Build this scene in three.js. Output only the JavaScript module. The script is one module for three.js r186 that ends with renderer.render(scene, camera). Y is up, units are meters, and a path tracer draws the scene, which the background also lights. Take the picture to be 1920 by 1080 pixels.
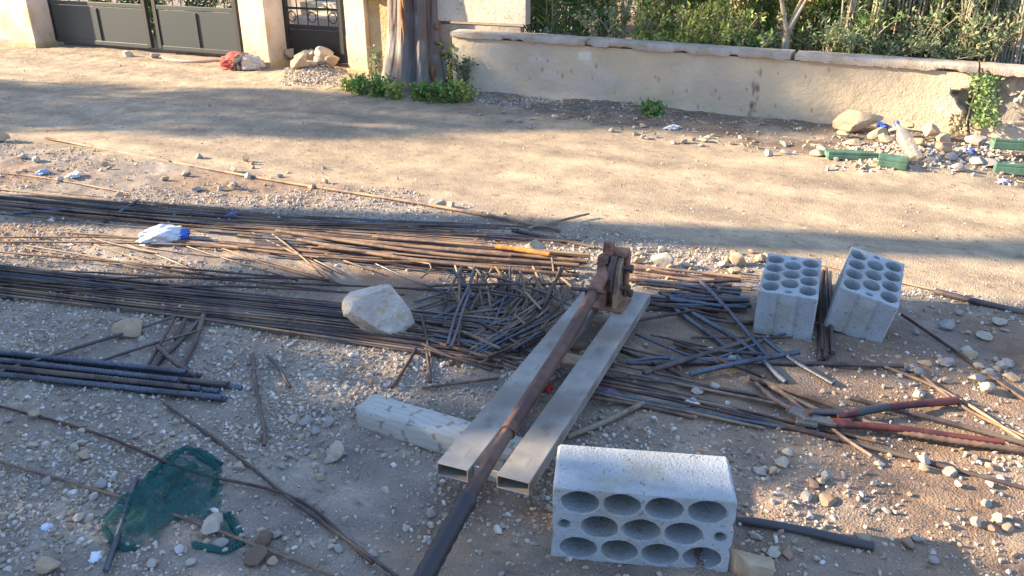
import * as THREE from 'three';
import { mergeGeometries, mergeVertices, toCreasedNormals } from 'three/addons/utils/BufferGeometryUtils.js';
import { RoundedBoxGeometry } from 'three/addons/geometries/RoundedBoxGeometry.js';

// ---------------------------------------------------------------- camera, sky, sun, exposure
const scene = new THREE.Scene();
const EYE = 1.32, PITCH = THREE.MathUtils.degToRad(23.5), FOCAL = 1500;
const camera = new THREE.PerspectiveCamera(2 * Math.atan(540 / FOCAL) * 180 / Math.PI, 16 / 9, 0.05, 400);
camera.position.set(0, EYE, 0);
camera.rotation.set(-PITCH, 0, 0);
scene.add(camera);

const SKY = 1.28;
const SUN_AZ = THREE.MathUtils.degToRad(6), SUN_EL = THREE.MathUtils.degToRad(20);
const toSun = new THREE.Vector3(-Math.cos(SUN_AZ) * Math.cos(SUN_EL), Math.sin(SUN_EL), -Math.sin(SUN_AZ) * Math.cos(SUN_EL));
{ // clear late-afternoon sky: deep blue overhead, paler towards the horizon, a wide soft glow round the sun
  const w = 256, h = 128, d = new Float32Array(w * h * 4), v = new THREE.Vector3();
  for (let y = 0; y < h; y++) for (let x = 0; x < w; x++) {
    const th = ((x + 0.5) / w - 0.5) * Math.PI * 2, el = ((y + 0.5) / h - 0.5) * Math.PI; v.set(Math.cos(el) * Math.cos(th), Math.sin(el), Math.cos(el) * Math.sin(th));
    const k = Math.pow(1 - Math.max(0, v.y), 3.2), c = Math.max(0, v.dot(toSun)), g = 0.35 * Math.pow(c, 6) + 0.9 * Math.pow(c, 40), i = (y * w + x) * 4;
    d[i] = SKY * (0.088 + 0.13 * k + 0.24 * g); d[i + 1] = SKY * (0.15 + 0.12 * k + 0.2 * g); d[i + 2] = SKY * (0.275 + 0.09 * k + 0.15 * g); d[i + 3] = 1;
  }
  const t = new THREE.DataTexture(d, w, h, THREE.RGBAFormat, THREE.FloatType); t.mapping = THREE.EquirectangularReflectionMapping; t.magFilter = THREE.LinearFilter; t.needsUpdate = true;
  scene.background = t; scene.environment = t;
}
const sun = new THREE.DirectionalLight(new THREE.Color(1.0, 0.8, 0.55), 5);
sun.position.copy(toSun).multiplyScalar(40);
sun.castShadow = true; sun.shadow.radius = 1.5;
sun.shadow.mapSize.set(4096, 4096);
Object.assign(sun.shadow.camera, { left: -18, right: 18, top: 14, bottom: -10, near: 1, far: 90 });
scene.add(sun, sun.target);
const renderer = new THREE.WebGLRenderer();
renderer.toneMapping = THREE.LinearToneMapping;
renderer.toneMappingExposure = 3.75;
renderer.shadowMap.enabled = true;

// ---------------------------------------------------------------- helpers
let seed = 20231;
const rnd = () => { seed = (seed + 0x6D2B79F5) | 0; let t = Math.imul(seed ^ (seed >>> 15), 1 | seed); t = (t + Math.imul(t ^ (t >>> 7), 61 | t)) ^ t; return ((t ^ (t >>> 14)) >>> 0) / 4294967296; };
const rr = (a, b) => a + (b - a) * rnd();
const pick = (a) => a[Math.floor(rnd() * a.length)];
const clamp = (x, a = 0, b = 1) => Math.min(b, Math.max(a, x));
const mix = (a, b, t) => a + (b - a) * t;
const sstep = (a, b, x) => { const t = clamp((x - a) / (b - a)); return t * t * (3 - 2 * t); };
const hash3 = (x, y, z) => { let h = Math.imul(x, 374761393) ^ Math.imul(y, 668265263) ^ Math.imul(z, 2147483647 - 61); h = Math.imul(h ^ (h >>> 13), 1274126177); h ^= h >>> 16; return (h >>> 0) / 4294967295; };
const fade = (t) => t * t * (3 - 2 * t);
function n3(x, y, z) {
  const X = Math.floor(x), Y = Math.floor(y), Z = Math.floor(z), u = fade(x - X), v = fade(y - Y), w = fade(z - Z);
  const L = (a, b, t) => a + (b - a) * t;
  return L(L(L(hash3(X, Y, Z), hash3(X + 1, Y, Z), u), L(hash3(X, Y + 1, Z), hash3(X + 1, Y + 1, Z), u), v),
    L(L(hash3(X, Y, Z + 1), hash3(X + 1, Y, Z + 1), u), L(hash3(X, Y + 1, Z + 1), hash3(X + 1, Y + 1, Z + 1), u), v), w);
}
const fbm = (x, y, z = 0, o = 4) => { let s = 0, a = 0.5, f = 1, t = 0; for (let i = 0; i < o; i++) { s += a * n3(x * f + i * 17.3, y * f - i * 9.1, z * f + i * 3.7); t += a; a *= 0.5; f *= 2.03; } return s / t; };
// tileable noise on [0,1)^2 with period p
function tn(u, v, p, k = 0) {
  const x = u * p, y = v * p, X = Math.floor(x), Y = Math.floor(y), a = fade(x - X), b = fade(y - Y), m = (q) => ((q % p) + p) % p;
  return mix(mix(hash3(m(X), m(Y), k), hash3(m(X + 1), m(Y), k), a), mix(hash3(m(X), m(Y + 1), k), hash3(m(X + 1), m(Y + 1), k), a), b);
}
const tnxy = (u, v, px, py, k = 0) => { const x = u * px, y = v * py, X = Math.floor(x), Y = Math.floor(y), a = fade(x - X), b = fade(y - Y), m = (q, p) => ((q % p) + p) % p; return mix(mix(hash3(m(X, px), m(Y, py), k), hash3(m(X + 1, px), m(Y, py), k), a), mix(hash3(m(X, px), m(Y + 1, py), k), hash3(m(X + 1, px), m(Y + 1, py), k), a), b); };
const tfbm = (u, v, p, o = 4, k = 0) => { let s = 0, a = 0.5, t = 0; for (let i = 0; i < o; i++) { s += a * tn(u, v, p << i, k + i); t += a; a *= 0.55; } return s / t; };

const toS = (c) => Math.round(255 * clamp(c <= 0.0031308 ? c * 12.92 : 1.055 * Math.pow(c, 1 / 2.4) - 0.055));
// colour texture: fn(u, v) -> [r, g, b] linear; repeat is the size of one tile in metres
function colorTex(w, h, fn) {
  const d = new Uint8Array(w * h * 4);
  for (let y = 0; y < h; y++) for (let x = 0; x < w; x++) { const c = fn(x / w, y / h), i = (y * w + x) * 4; d[i] = toS(c[0]); d[i + 1] = toS(c[1]); d[i + 2] = toS(c[2]); d[i + 3] = 255; }
  const t = new THREE.DataTexture(d, w, h); t.colorSpace = THREE.SRGBColorSpace; return finishTex(t);
}
function grayTex(w, h, fn) {
  const d = new Uint8Array(w * h * 4);
  for (let y = 0; y < h; y++) for (let x = 0; x < w; x++) { const c = Math.round(255 * clamp(fn(x / w, y / h))), i = (y * w + x) * 4; d[i] = d[i + 1] = d[i + 2] = c; d[i + 3] = 255; }
  return finishTex(new THREE.DataTexture(d, w, h));
}
function finishTex(t) { t.wrapS = t.wrapT = THREE.RepeatWrapping; t.magFilter = THREE.LinearFilter; t.minFilter = THREE.LinearMipmapLinearFilter; t.generateMipmaps = true; t.needsUpdate = true; return t; }
const rgb = (r, g, b) => new THREE.Color().setRGB(r, g, b);
const std = (o) => new THREE.MeshStandardMaterial(o);

// a point of the place on the level y = h that lies under the given sight line (used once, to measure the photograph)
const SP = Math.sin(PITCH), CP = Math.cos(PITCH);
function at(px, py, h = 0) {
  const u = (px - 960) / FOCAL, v = (py - 540) / FOCAL, t = (EYE - h) / (SP + v * CP);
  return new THREE.Vector3(u * t, h, -t * (CP - v * SP));
}
// road frame: a runs along the garden wall, b from the wall towards the rebar yard
const WX = -0.293, WF = 7.41, UX = 0.894, UF = -0.447, NX = -0.447, NF = -0.894, ROAD_TURN = -Math.asin(0.447);
const road = (a, b, y = 0) => new THREE.Vector3(WX + UX * a + NX * b, y, -(WF + UF * a + NF * b));
const roadAB = (x, z) => { const dx = x - WX, df = -z - WF; return [dx * UX + df * UF, dx * NX + df * NF]; };
function onWall(px, py, b) {
  const u = (px - 960) / FOCAL, v = (py - 540) / FOCAL, dx = u, df = CP - v * SP, dy = -SP - v * CP;
  const t = (b + WX * NX + WF * NF) / (dx * NX + df * NF);
  return [(dx * t - WX) * UX + (df * t - WF) * UF, EYE + dy * t];
}
// ground height
const moundAt = at(1700, 300), moundB = at(590, 138), pileAt = at(1000, 600);
function ghLow(x, z) {
  const [a, b] = roadAB(x, z);
  let y = 0.035 * (fbm(x * 0.8 + 5, z * 0.8, 0, 3) - 0.5);
  y += 0.05 * sstep(0.75, 0.0, b) * sstep(-0.8, 0.2, a) * (0.6 + 0.8 * n3(x * 3, 0, z * 3));
  y += 0.09 * Math.exp(-((x - moundAt.x) ** 2 / 0.5 + (z - moundAt.z - 0.1) ** 2 / 0.14));
  y += 0.07 * Math.exp(-((x - moundB.x) ** 2 / 0.12 + (z - moundB.z) ** 2 / 0.12));
  y += 0.015 * sstep(2.7, 3.3, b) * (fbm(x * 2.5, z * 2.5, 4, 3));
  return y;
}
function gh(x, z) {
  const [a, b] = roadAB(x, z);
  const rough = clamp(sstep(2.7, 3.2, b) + sstep(0.8, 0.3, b - 0.18 * Math.max(0, a)) * 0.8);
  const wv = b + 0.12 * Math.sin(a * 0.7), rut = -0.014 * (Math.exp(-(((wv - 1.05) / 0.16) ** 2)) + Math.exp(-(((wv - 2.35) / 0.18) ** 2))) * (0.5 + n3(a * 1.5, b * 3, 8)) + 0.01 * Math.exp(-(((wv - 1.7) / 0.2) ** 2));
  return rut + ghLow(x, z) + (0.004 + 0.02 * rough) * (fbm(x * 9, z * 9, 2, 4) - 0.5) + (0.003 + 0.003 * rough) * (n3(x * 60, z * 60, 7) - 0.5);
}

const counts = {};
const numbered = (n) => { const c = counts[n] = (counts[n] ?? -1) + 1; return c ? n + '_' + String(c).padStart(3, '0') : n; };
const sh = (m) => { m.castShadow = m.receiveShadow = true; return m; };
function tag(o, label, category, group, kind) { o.userData.label = label; if (category) o.userData.category = category; if (group) o.userData.group = group; if (kind) o.userData.kind = kind; return o; }
function solo(name, geo, m, label, category, group, pos) { const o = sh(new THREE.Mesh(geo, m)); o.name = numbered(name); if (pos) o.position.copy(pos); tag(o, label, category, group); scene.add(o); return o; }
function thing(name, label, category, group, pos, turn = 0) { const o = new THREE.Group(); o.name = numbered(name); if (pos) o.position.copy(pos); o.rotation.y = turn; tag(o, label, category, group); scene.add(o); return o; }
function part(name, geo, m, parent) { const o = sh(new THREE.Mesh(geo, m)); o.name = name; parent.add(o); return o; }
function structure(name, geo, m) { const o = sh(new THREE.Mesh(geo, m)); o.name = name; o.userData.kind = 'structure'; scene.add(o); return o; }

function boxUV(g, s = 1) {   // uv in metres / s, by the main direction of the normal
  if (g.index) g = g.toNonIndexed();
  const p = g.attributes.position, uv = new Float32Array(p.count * 2), a = new THREE.Vector3(), b = new THREE.Vector3(), c = new THREE.Vector3(), n = new THREE.Vector3();
  for (let i = 0; i < p.count; i += 3) {
    a.fromBufferAttribute(p, i); b.fromBufferAttribute(p, i + 1); c.fromBufferAttribute(p, i + 2);
    n.subVectors(b, a).cross(c.clone().sub(a));
    const x = Math.abs(n.x), y = Math.abs(n.y), z = Math.abs(n.z);
    [a, b, c].forEach((q, k) => { const j = (i + k) * 2; if (y >= x && y >= z) { uv[j] = q.x / s; uv[j + 1] = q.z / s; } else if (x >= z) { uv[j] = q.z / s; uv[j + 1] = q.y / s; } else { uv[j] = q.x / s; uv[j + 1] = q.y / s; } });
  }
  g.setAttribute('uv', new THREE.BufferAttribute(uv, 2)); return g;
}
const rbox = (w, h, d, x = 0, y = 0, z = 0, r = 0.004, s = 1) => boxUV(new RoundedBoxGeometry(w, h, d, 1, Math.min(r, w / 2.1, h / 2.1, d / 2.1)), s).translate(x, y, z);
const join = (l) => mergeGeometries(l.map((g) => { const q = g.index ? g.toNonIndexed() : g; for (const k of Object.keys(q.attributes)) if (!['position', 'normal', 'uv', 'color'].includes(k)) q.deleteAttribute(k); return q; }));
// a rod swept along points, closed at both ends; rad(i) may vary along it
function rod(pts, r, radial = 7, closed = true, uvLen = 0.5) {
  const n = pts.length, pos = [], uv = [], idx = [], T = new THREE.Vector3(), N = new THREE.Vector3(), B = new THREE.Vector3();
  let up = new THREE.Vector3(0, 1, 0), len = 0;
  for (let i = 0; i < n; i++) {
    T.subVectors(pts[Math.min(i + 1, n - 1)], pts[Math.max(i - 1, 0)]).normalize();
    if (i === 0 && Math.abs(T.y) > 0.9) up.set(1, 0, 0);
    N.copy(up).addScaledVector(T, -up.dot(T)).normalize(); up.copy(N); B.crossVectors(T, N);
    if (i) len += pts[i].distanceTo(pts[i - 1]);
    const R = typeof r === 'function' ? r(i / (n - 1), len, i) : r;
    for (let k = 0; k <= radial; k++) { const t = k / radial * Math.PI * 2, c = Math.cos(t) * R, s = Math.sin(t) * R; pos.push(pts[i].x + N.x * c + B.x * s, pts[i].y + N.y * c + B.y * s, pts[i].z + N.z * c + B.z * s); uv.push(k / radial * 0.1, len / uvLen); }
  }
  const w = radial + 1;
  for (let i = 0; i < n - 1; i++) for (let k = 0; k < radial; k++) { const a = i * w + k, b = a + w; idx.push(a, a + 1, b, b, a + 1, b + 1); }
  if (closed) for (const e of [0, n - 1]) {
    const c = pos.length / 3; pos.push(pts[e].x, pts[e].y, pts[e].z); uv.push(0, 0);
    const st = pos.length / 3; for (let k = 0; k <= radial; k++) { const j = (e * w + k) * 3; pos.push(pos[j], pos[j + 1], pos[j + 2]); uv.push(0.02, 0.02); }
    for (let k = 0; k < radial; k++) e ? idx.push(c, st + k, st + k + 1) : idx.push(c, st + k + 1, st + k);
  }
  const g = new THREE.BufferGeometry(); g.setAttribute('position', new THREE.Float32BufferAttribute(pos, 3)); g.setAttribute('uv', new THREE.Float32BufferAttribute(uv, 2)); g.setIndex(idx); g.computeVertexNormals(); return g;
}
const lineP = (a, b, n = 2) => Array.from({ length: n }, (_, i) => a.clone().lerp(b, i / (n - 1)));
const curveP = (list, n) => new THREE.CatmullRomCurve3(list).getSpacedPoints(n);
const V = (x, y, z) => new THREE.Vector3(x, y, z);
// an angular stone, base at y = 0 (slightly sunk)
function rockGeo(k, sx, sy, sz, detail = 2, cuts = 13, crease = 0.42) {
  let g = mergeVertices(new THREE.IcosahedronGeometry(1, detail).deleteAttribute('uv').deleteAttribute('normal'));
  const p = g.attributes.position, v = V(0, 0, 0), planes = [];
  for (let i = 0; i < cuts; i++) { const t = hash3(k, i, 1) * 6.283, y = hash3(k, i, 2) * 2 - 1, q = Math.sqrt(1 - y * y); planes.push([V(Math.cos(t) * q, y, Math.sin(t) * q), 0.36 + 0.34 * hash3(k, i, 3)]); }
  for (let i = 0; i < p.count; i++) {
    v.fromBufferAttribute(p, i);
    v.multiplyScalar(0.92 + 0.22 * (n3(v.x * 1.7 + k, v.y * 1.7, v.z * 1.7) - 0.5));
    for (const [n, d] of planes) { const e = v.dot(n) - d; if (e > 0) v.addScaledVector(n, -e * 0.94); }
    v.multiplyScalar(1 + 0.07 * (n3(v.x * 6 + k, v.y * 6, v.z * 6) - 0.5) + (detail > 3 ? 0.03 * (n3(v.x * 17 + k, v.y * 17, v.z * 17) - 0.5) : 0));
    p.setXYZ(i, v.x * sx * 1.5, v.y * sy * 1.5, v.z * sz * 1.5);
  }
  g.computeBoundingBox(); const m = g.boundingBox.min.y; g.translate(0, -m - sy * 0.16, 0);
  return boxUV(toCreasedNormals(g, crease), 0.3);
}
// many small leaves as one sheet of faces: each {p, d (direction), n (face), l, w, c}
function leafGeo(list) {
  const pos = [], col = [], nor = [], idx = [], q = V(0, 0, 0), s = V(0, 0, 0), nn = V(0, 0, 0);
  for (const L of list) {
    const d = L.d.normalize(); s.crossVectors(d, L.n).normalize(); nn.crossVectors(s, d).normalize();
    const i = pos.length / 3, add = (al, sd, up) => { q.copy(L.p).addScaledVector(d, al * L.l).addScaledVector(s, sd * L.w).addScaledVector(nn, up * L.l); pos.push(q.x, q.y, q.z); nor.push(nn.x, nn.y, nn.z); col.push(L.c[0], L.c[1], L.c[2]); };
    add(0, 0, 0); add(0.45, -0.5, 0.06); add(0.5, 0, 0.02); add(0.45, 0.5, 0.06); add(1, 0, -0.12);
    idx.push(i, i + 2, i + 1, i, i + 3, i + 2, i + 1, i + 2, i + 4, i + 2, i + 3, i + 4);
  }
  const g = new THREE.BufferGeometry(); g.setAttribute('position', new THREE.Float32BufferAttribute(pos, 3)); g.setAttribute('normal', new THREE.Float32BufferAttribute(nor, 3)); g.setAttribute('color', new THREE.Float32BufferAttribute(col, 3)); g.setIndex(idx); return g;
}
const rdir = (up = 0) => V(rr(-1, 1), rr(-1, 1) + up, rr(-1, 1)).normalize();
const jit = (c, k = 0.25) => { const m = 1 + rr(-k, k); return [c[0] * m * (1 + rr(-0.1, 0.1)), c[1] * m, c[2] * m]; };

// ---------------------------------------------------------------- textures and materials
const T = {};
T.grit = colorTex(1024, 1024, (u, v) => { const a = tfbm(u, v, 8, 6, 1), b = tn(u, v, 256, 40), c = tn(u, v, 512, 41), sp = b > 0.86 ? 0.28 : b < 0.1 ? -0.22 : 0; const m = 0.62 + 0.5 * (a - 0.5) + 0.2 * (c - 0.5) + sp; return [m * 1.02, m, m * (0.96 - 0.1 * (a - 0.5))]; });
T.gritBump = grayTex(1024, 1024, (u, v) => 0.5 + 0.5 * (tfbm(u, v, 32, 4, 3) - 0.5) + 0.5 * (tn(u, v, 256, 40) - 0.5) + 0.3 * (tn(u, v, 512, 41) - 0.5));
T.concrete = colorTex(512, 512, (u, v) => { const a = tfbm(u, v, 4, 6, 9), s = tn(u, v, 180, 12), m = 0.86 + 0.7 * (a - 0.5) + (s > 0.88 ? 0.18 : s < 0.1 ? -0.4 : 0), pt = sstep(0.1, 0.03, tn(u, v, 60, 14)) * 0.4, st = sstep(0.47, 0.66, tfbm(u, v, 3, 6, 30)) * (0.35 + 0.65 * tn(u, v, 90, 34)); { const e = m * (1 - pt); return [e * (1 - 0.06 * st), e * (1 - 0.2 * st), e * (1 - 0.46 * st)]; } });
T.concreteBump = grayTex(512, 512, (u, v) => { const s = tn(u, v, 128, 13), q = tn(u, v, 60, 14); return 0.6 + 0.5 * (tfbm(u, v, 16, 4, 11) - 0.5) + 0.4 * (s - 0.5) - (q < 0.08 ? 0.5 : 0); });
T.stucco = grayTex(1024, 1024, (u, v) => 0.5 + 0.8 * (tfbm(u, v, 40, 4, 21) - 0.5) + 0.35 * (tn(u, v, 160, 22) - 0.5));
T.rust = colorTex(512, 512, (u, v) => { const a = tfbm(u, v, 6, 5, 50), b = tfbm(u, v, 14, 4, 55); const k = sstep(0.35, 0.62, a); return [mix(0.55, 1.15, k) * (0.7 + 0.6 * b), mix(0.5, 0.95, k) * (0.7 + 0.6 * b), mix(0.55, 0.8, k) * (0.7 + 0.6 * b)]; });
T.paint = colorTex(512, 512, (u, v) => { const a = tfbm(u, v, 5, 5, 60), b = tn(u, v, 90, 61), st = 0.5 * tn(u, v, 64, 62) + 0.5 * tfbm(u, v, 24, 4, 65), k = sstep(0.54, 0.7, a), sc = sstep(0.62, 0.75, tn(u, v, 110, 63)), w = 0.78 + 0.7 * (st - 0.5) + 0.16 * (b - 0.5) - 0.2 * sc; return [mix(w, 0.46, k * 0.6), mix(w, 0.38, k * 0.6), mix(w * 0.98, 0.31, k * 0.6)]; });
T.worn = colorTex(512, 512, (u, v) => { const st = 0.5 * tnxy(u, v, 90, 5, 200) + 0.3 * tnxy(u, v, 200, 12, 201) + 0.2 * tn(u, v, 200, 202), a = tfbm(u, v, 5, 5, 60), k = sstep(0.5, 0.68, a), sc = sstep(0.82, 0.9, tnxy(u, v, 40, 14, 204)) * 0.3, w = 0.8 + 0.12 * (st - 0.5) - 0.5 * sc + 0.6 * (tfbm(u, v, 7, 5, 207) - 0.5); return [mix(w, 0.55, k * 0.55), mix(w, 0.47, k * 0.55), mix(w * 0.99, 0.4, k * 0.55)]; });
T.wood = colorTex(512, 512, (u, v) => { const g = tfbm(u * 1, v, 4, 3, 70), l = tn(u, v, 8, 71), f = 0.5 + 0.5 * Math.sin((v * 18 + g * 3 + tn(u, v, 16, 73) * 0.8) * 6.283), fl = sstep(0.66, 0.72, tfbm(u, v, 22, 3, 76)) * 0.9, m = 0.86 + 0.12 * f + 0.1 * (l - 0.5); return [m * (1 - 0.4 * fl), m * (1 - 0.45 * fl), m * (0.96 - 0.5 * fl)]; });
T.rock = colorTex(512, 512, (u, v) => { const a = tfbm(u, v, 5, 6, 80), b = tfbm(u, v, 12, 4, 84), k = sstep(0.58, 0.72, b), m = 0.85 + 0.6 * (a - 0.5); return [m * (1 - 0.06 * k), m * (1 - 0.18 * k), m * (1 - 0.38 * k)]; });
T.rockBump = grayTex(512, 512, (u, v) => tfbm(u, v, 10, 5, 85));
T.bark = colorTex(512, 1024, (u, v) => { const a = tfbm(u, v, 4, 5, 90), s = 0.6 * tnxy(u, v, 60, 7, 91) + 0.4 * tnxy(u, v, 150, 16, 92), c = sstep(0.6, 0.68, tfbm(u, v, 3, 5, 93)) * 0.6, m = 0.78 + 0.6 * (a - 0.5) + 0.4 * (s - 0.5); return [mix(m, 0.6, c), mix(m * 0.98, 0.4, c), mix(m * 0.96, 0.3, c)]; });
T.barkBump = grayTex(512, 1024, (u, v) => 0.5 + 0.5 * (tfbm(u, v, 12, 4, 94) - 0.5) + 0.7 * (tnxy(u, v, 60, 7, 91) - 0.5));
T.cloth = grayTex(256, 256, (u, v) => 0.5 + 0.5 * (tfbm(u, v, 8, 4, 97) - 0.5));

const M = {};
M.ground = std({ color: 0xffffff, vertexColors: true, map: T.grit, bumpMap: T.gritBump, bumpScale: 0.004, roughness: 0.97 });
M.soil = std({ color: rgb(0.2, 0.15, 0.1), map: T.grit, bumpMap: T.gritBump, bumpScale: 0.01, roughness: 1 });
M.far = std({ color: rgb(0.42, 0.33, 0.23), map: T.grit, roughness: 1 });
M.gravel = std({ color: 0xffffff, roughness: 0.95 });
M.block = std({ color: rgb(0.435, 0.47, 0.485), map: T.concrete, bumpMap: T.concreteBump, bumpScale: 0.0026, roughness: 0.95 });
M.plaster = std({ color: 0xffffff, vertexColors: true, bumpMap: T.stucco, bumpScale: 0.006, roughness: 0.95 });
M.cream = std({ color: rgb(0.62, 0.5, 0.3), bumpMap: T.stucco, bumpScale: 0.008, roughness: 0.95, map: T.concrete });
M.pillar = std({ color: rgb(0.74, 0.63, 0.5), bumpMap: T.stucco, bumpScale: 0.004, roughness: 0.9, map: T.concrete });
M.coping = std({ color: rgb(0.54, 0.46, 0.38), map: T.concrete, bumpMap: T.concreteBump, bumpScale: 0.006, roughness: 0.95 });
M.greyWall = std({ color: rgb(0.42, 0.38, 0.34), map: T.concrete, bumpMap: T.stucco, bumpScale: 0.006, roughness: 0.95 });
M.steel = std({ color: rgb(0.15, 0.135, 0.13), map: T.rust, roughness: 0.55, metalness: 0.3 });
M.steelBlue = std({ color: rgb(0.14, 0.165, 0.215), roughness: 0.45, metalness: 0.35, map: T.paint });
M.rust = std({ color: rgb(0.27, 0.2, 0.145), map: T.rust, roughness: 0.72, metalness: 0.15 });
M.rustPale = std({ color: rgb(0.36, 0.285, 0.215), map: T.rust, roughness: 0.7, metalness: 0.15 });
M.rustDark = std({ color: rgb(0.13, 0.09, 0.075), map: T.rust, roughness: 0.6, metalness: 0.25 });
M.beam = std({ color: rgb(0.37, 0.345, 0.31), map: T.worn, roughness: 0.6, metalness: 0.1, bumpMap: T.cloth, bumpScale: 0.001 });
M.head = std({ color: rgb(0.3, 0.17, 0.12), map: T.rust, roughness: 0.65, metalness: 0.2, bumpMap: T.rockBump, bumpScale: 0.002 });
M.headTan = std({ color: rgb(0.36, 0.27, 0.18), map: T.rust, roughness: 0.65, metalness: 0.2, bumpMap: T.rockBump, bumpScale: 0.002 });
M.pipe = std({ color: rgb(0.115, 0.07, 0.062), map: T.rust, roughness: 0.55, metalness: 0.25, bumpMap: T.rockBump, bumpScale: 0.0015 });
M.black = std({ color: rgb(0.025, 0.025, 0.03), roughness: 0.5, bumpMap: T.cloth, bumpScale: 0.002 });
M.darkPipe = std({ color: rgb(0.06, 0.06, 0.065), roughness: 0.55 });
M.timber = std({ color: rgb(0.5, 0.475, 0.435), map: T.wood, bumpMap: T.rockBump, bumpScale: 0.002, roughness: 0.9 });
M.stick = std({ color: rgb(0.3, 0.24, 0.17), map: T.wood, roughness: 0.9 });
M.limestone = std({ color: rgb(0.64, 0.58, 0.5), map: T.rock, bumpMap: T.rockBump, bumpScale: 0.012, roughness: 0.95 });
M.stonePale = std({ color: rgb(0.55, 0.48, 0.39), map: T.rock, bumpMap: T.rockBump, bumpScale: 0.003, roughness: 0.95 });
M.stoneTan = std({ color: rgb(0.52, 0.4, 0.27), map: T.rock, bumpMap: T.rockBump, bumpScale: 0.003, roughness: 0.95 });
M.stoneGrey = std({ color: rgb(0.4, 0.37, 0.34), map: T.rock, bumpMap: T.rockBump, bumpScale: 0.003, roughness: 0.95 });
M.stoneRed = std({ color: rgb(0.42, 0.27, 0.18), map: T.rock, bumpMap: T.rockBump, bumpScale: 0.003, roughness: 0.95 });
M.clod = std({ color: rgb(0.3, 0.21, 0.15), map: T.grit, bumpMap: T.rockBump, bumpScale: 0.01, roughness: 1 });
M.gate = std({ color: rgb(0.042, 0.054, 0.057), roughness: 0.4 });
M.gateDark = std({ color: rgb(0.014, 0.017, 0.019), roughness: 0.5 });
M.leaf = new THREE.MeshPhysicalMaterial({ color: 0xffffff, vertexColors: true, roughness: 0.7, transmission: 0.42, thickness: 0, side: THREE.DoubleSide });
M.leafPlain = std({ color: 0xffffff, vertexColors: true, roughness: 0.8, side: THREE.DoubleSide });
M.stem = std({ color: rgb(0.3, 0.26, 0.18), roughness: 0.9 });
M.stemPale = std({ color: rgb(0.5, 0.44, 0.36), roughness: 0.9, map: T.bark });
M.bark = std({ color: rgb(0.31, 0.29, 0.275), map: T.bark, bumpMap: T.barkBump, bumpScale: 0.02, roughness: 0.95 });
M.bag = new THREE.MeshPhysicalMaterial({ color: rgb(0.82, 0.84, 0.86), vertexColors: true, roughness: 0.35, transmission: 0.25, thickness: 0, side: THREE.DoubleSide });
M.film = new THREE.MeshPhysicalMaterial({ color: rgb(0.72, 0.7, 0.64), roughness: 0.35, transmission: 0.8, thickness: 0, side: THREE.DoubleSide });
M.sack = std({ color: 0xffffff, vertexColors: true, roughness: 0.85, bumpMap: T.cloth, bumpScale: 0.004, side: THREE.DoubleSide });
M.green = std({ color: rgb(0.11, 0.23, 0.165), map: T.worn, roughness: 0.6 });
M.blue = std({ color: rgb(0.05, 0.14, 0.5), roughness: 0.45, side: THREE.DoubleSide });
M.redPaint = std({ color: rgb(0.19, 0.065, 0.055), map: T.rust, roughness: 0.55, metalness: 0.1 });
M.greySteel = std({ color: rgb(0.2, 0.2, 0.2), roughness: 0.45, metalness: 0.4, map: T.paint });

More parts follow.
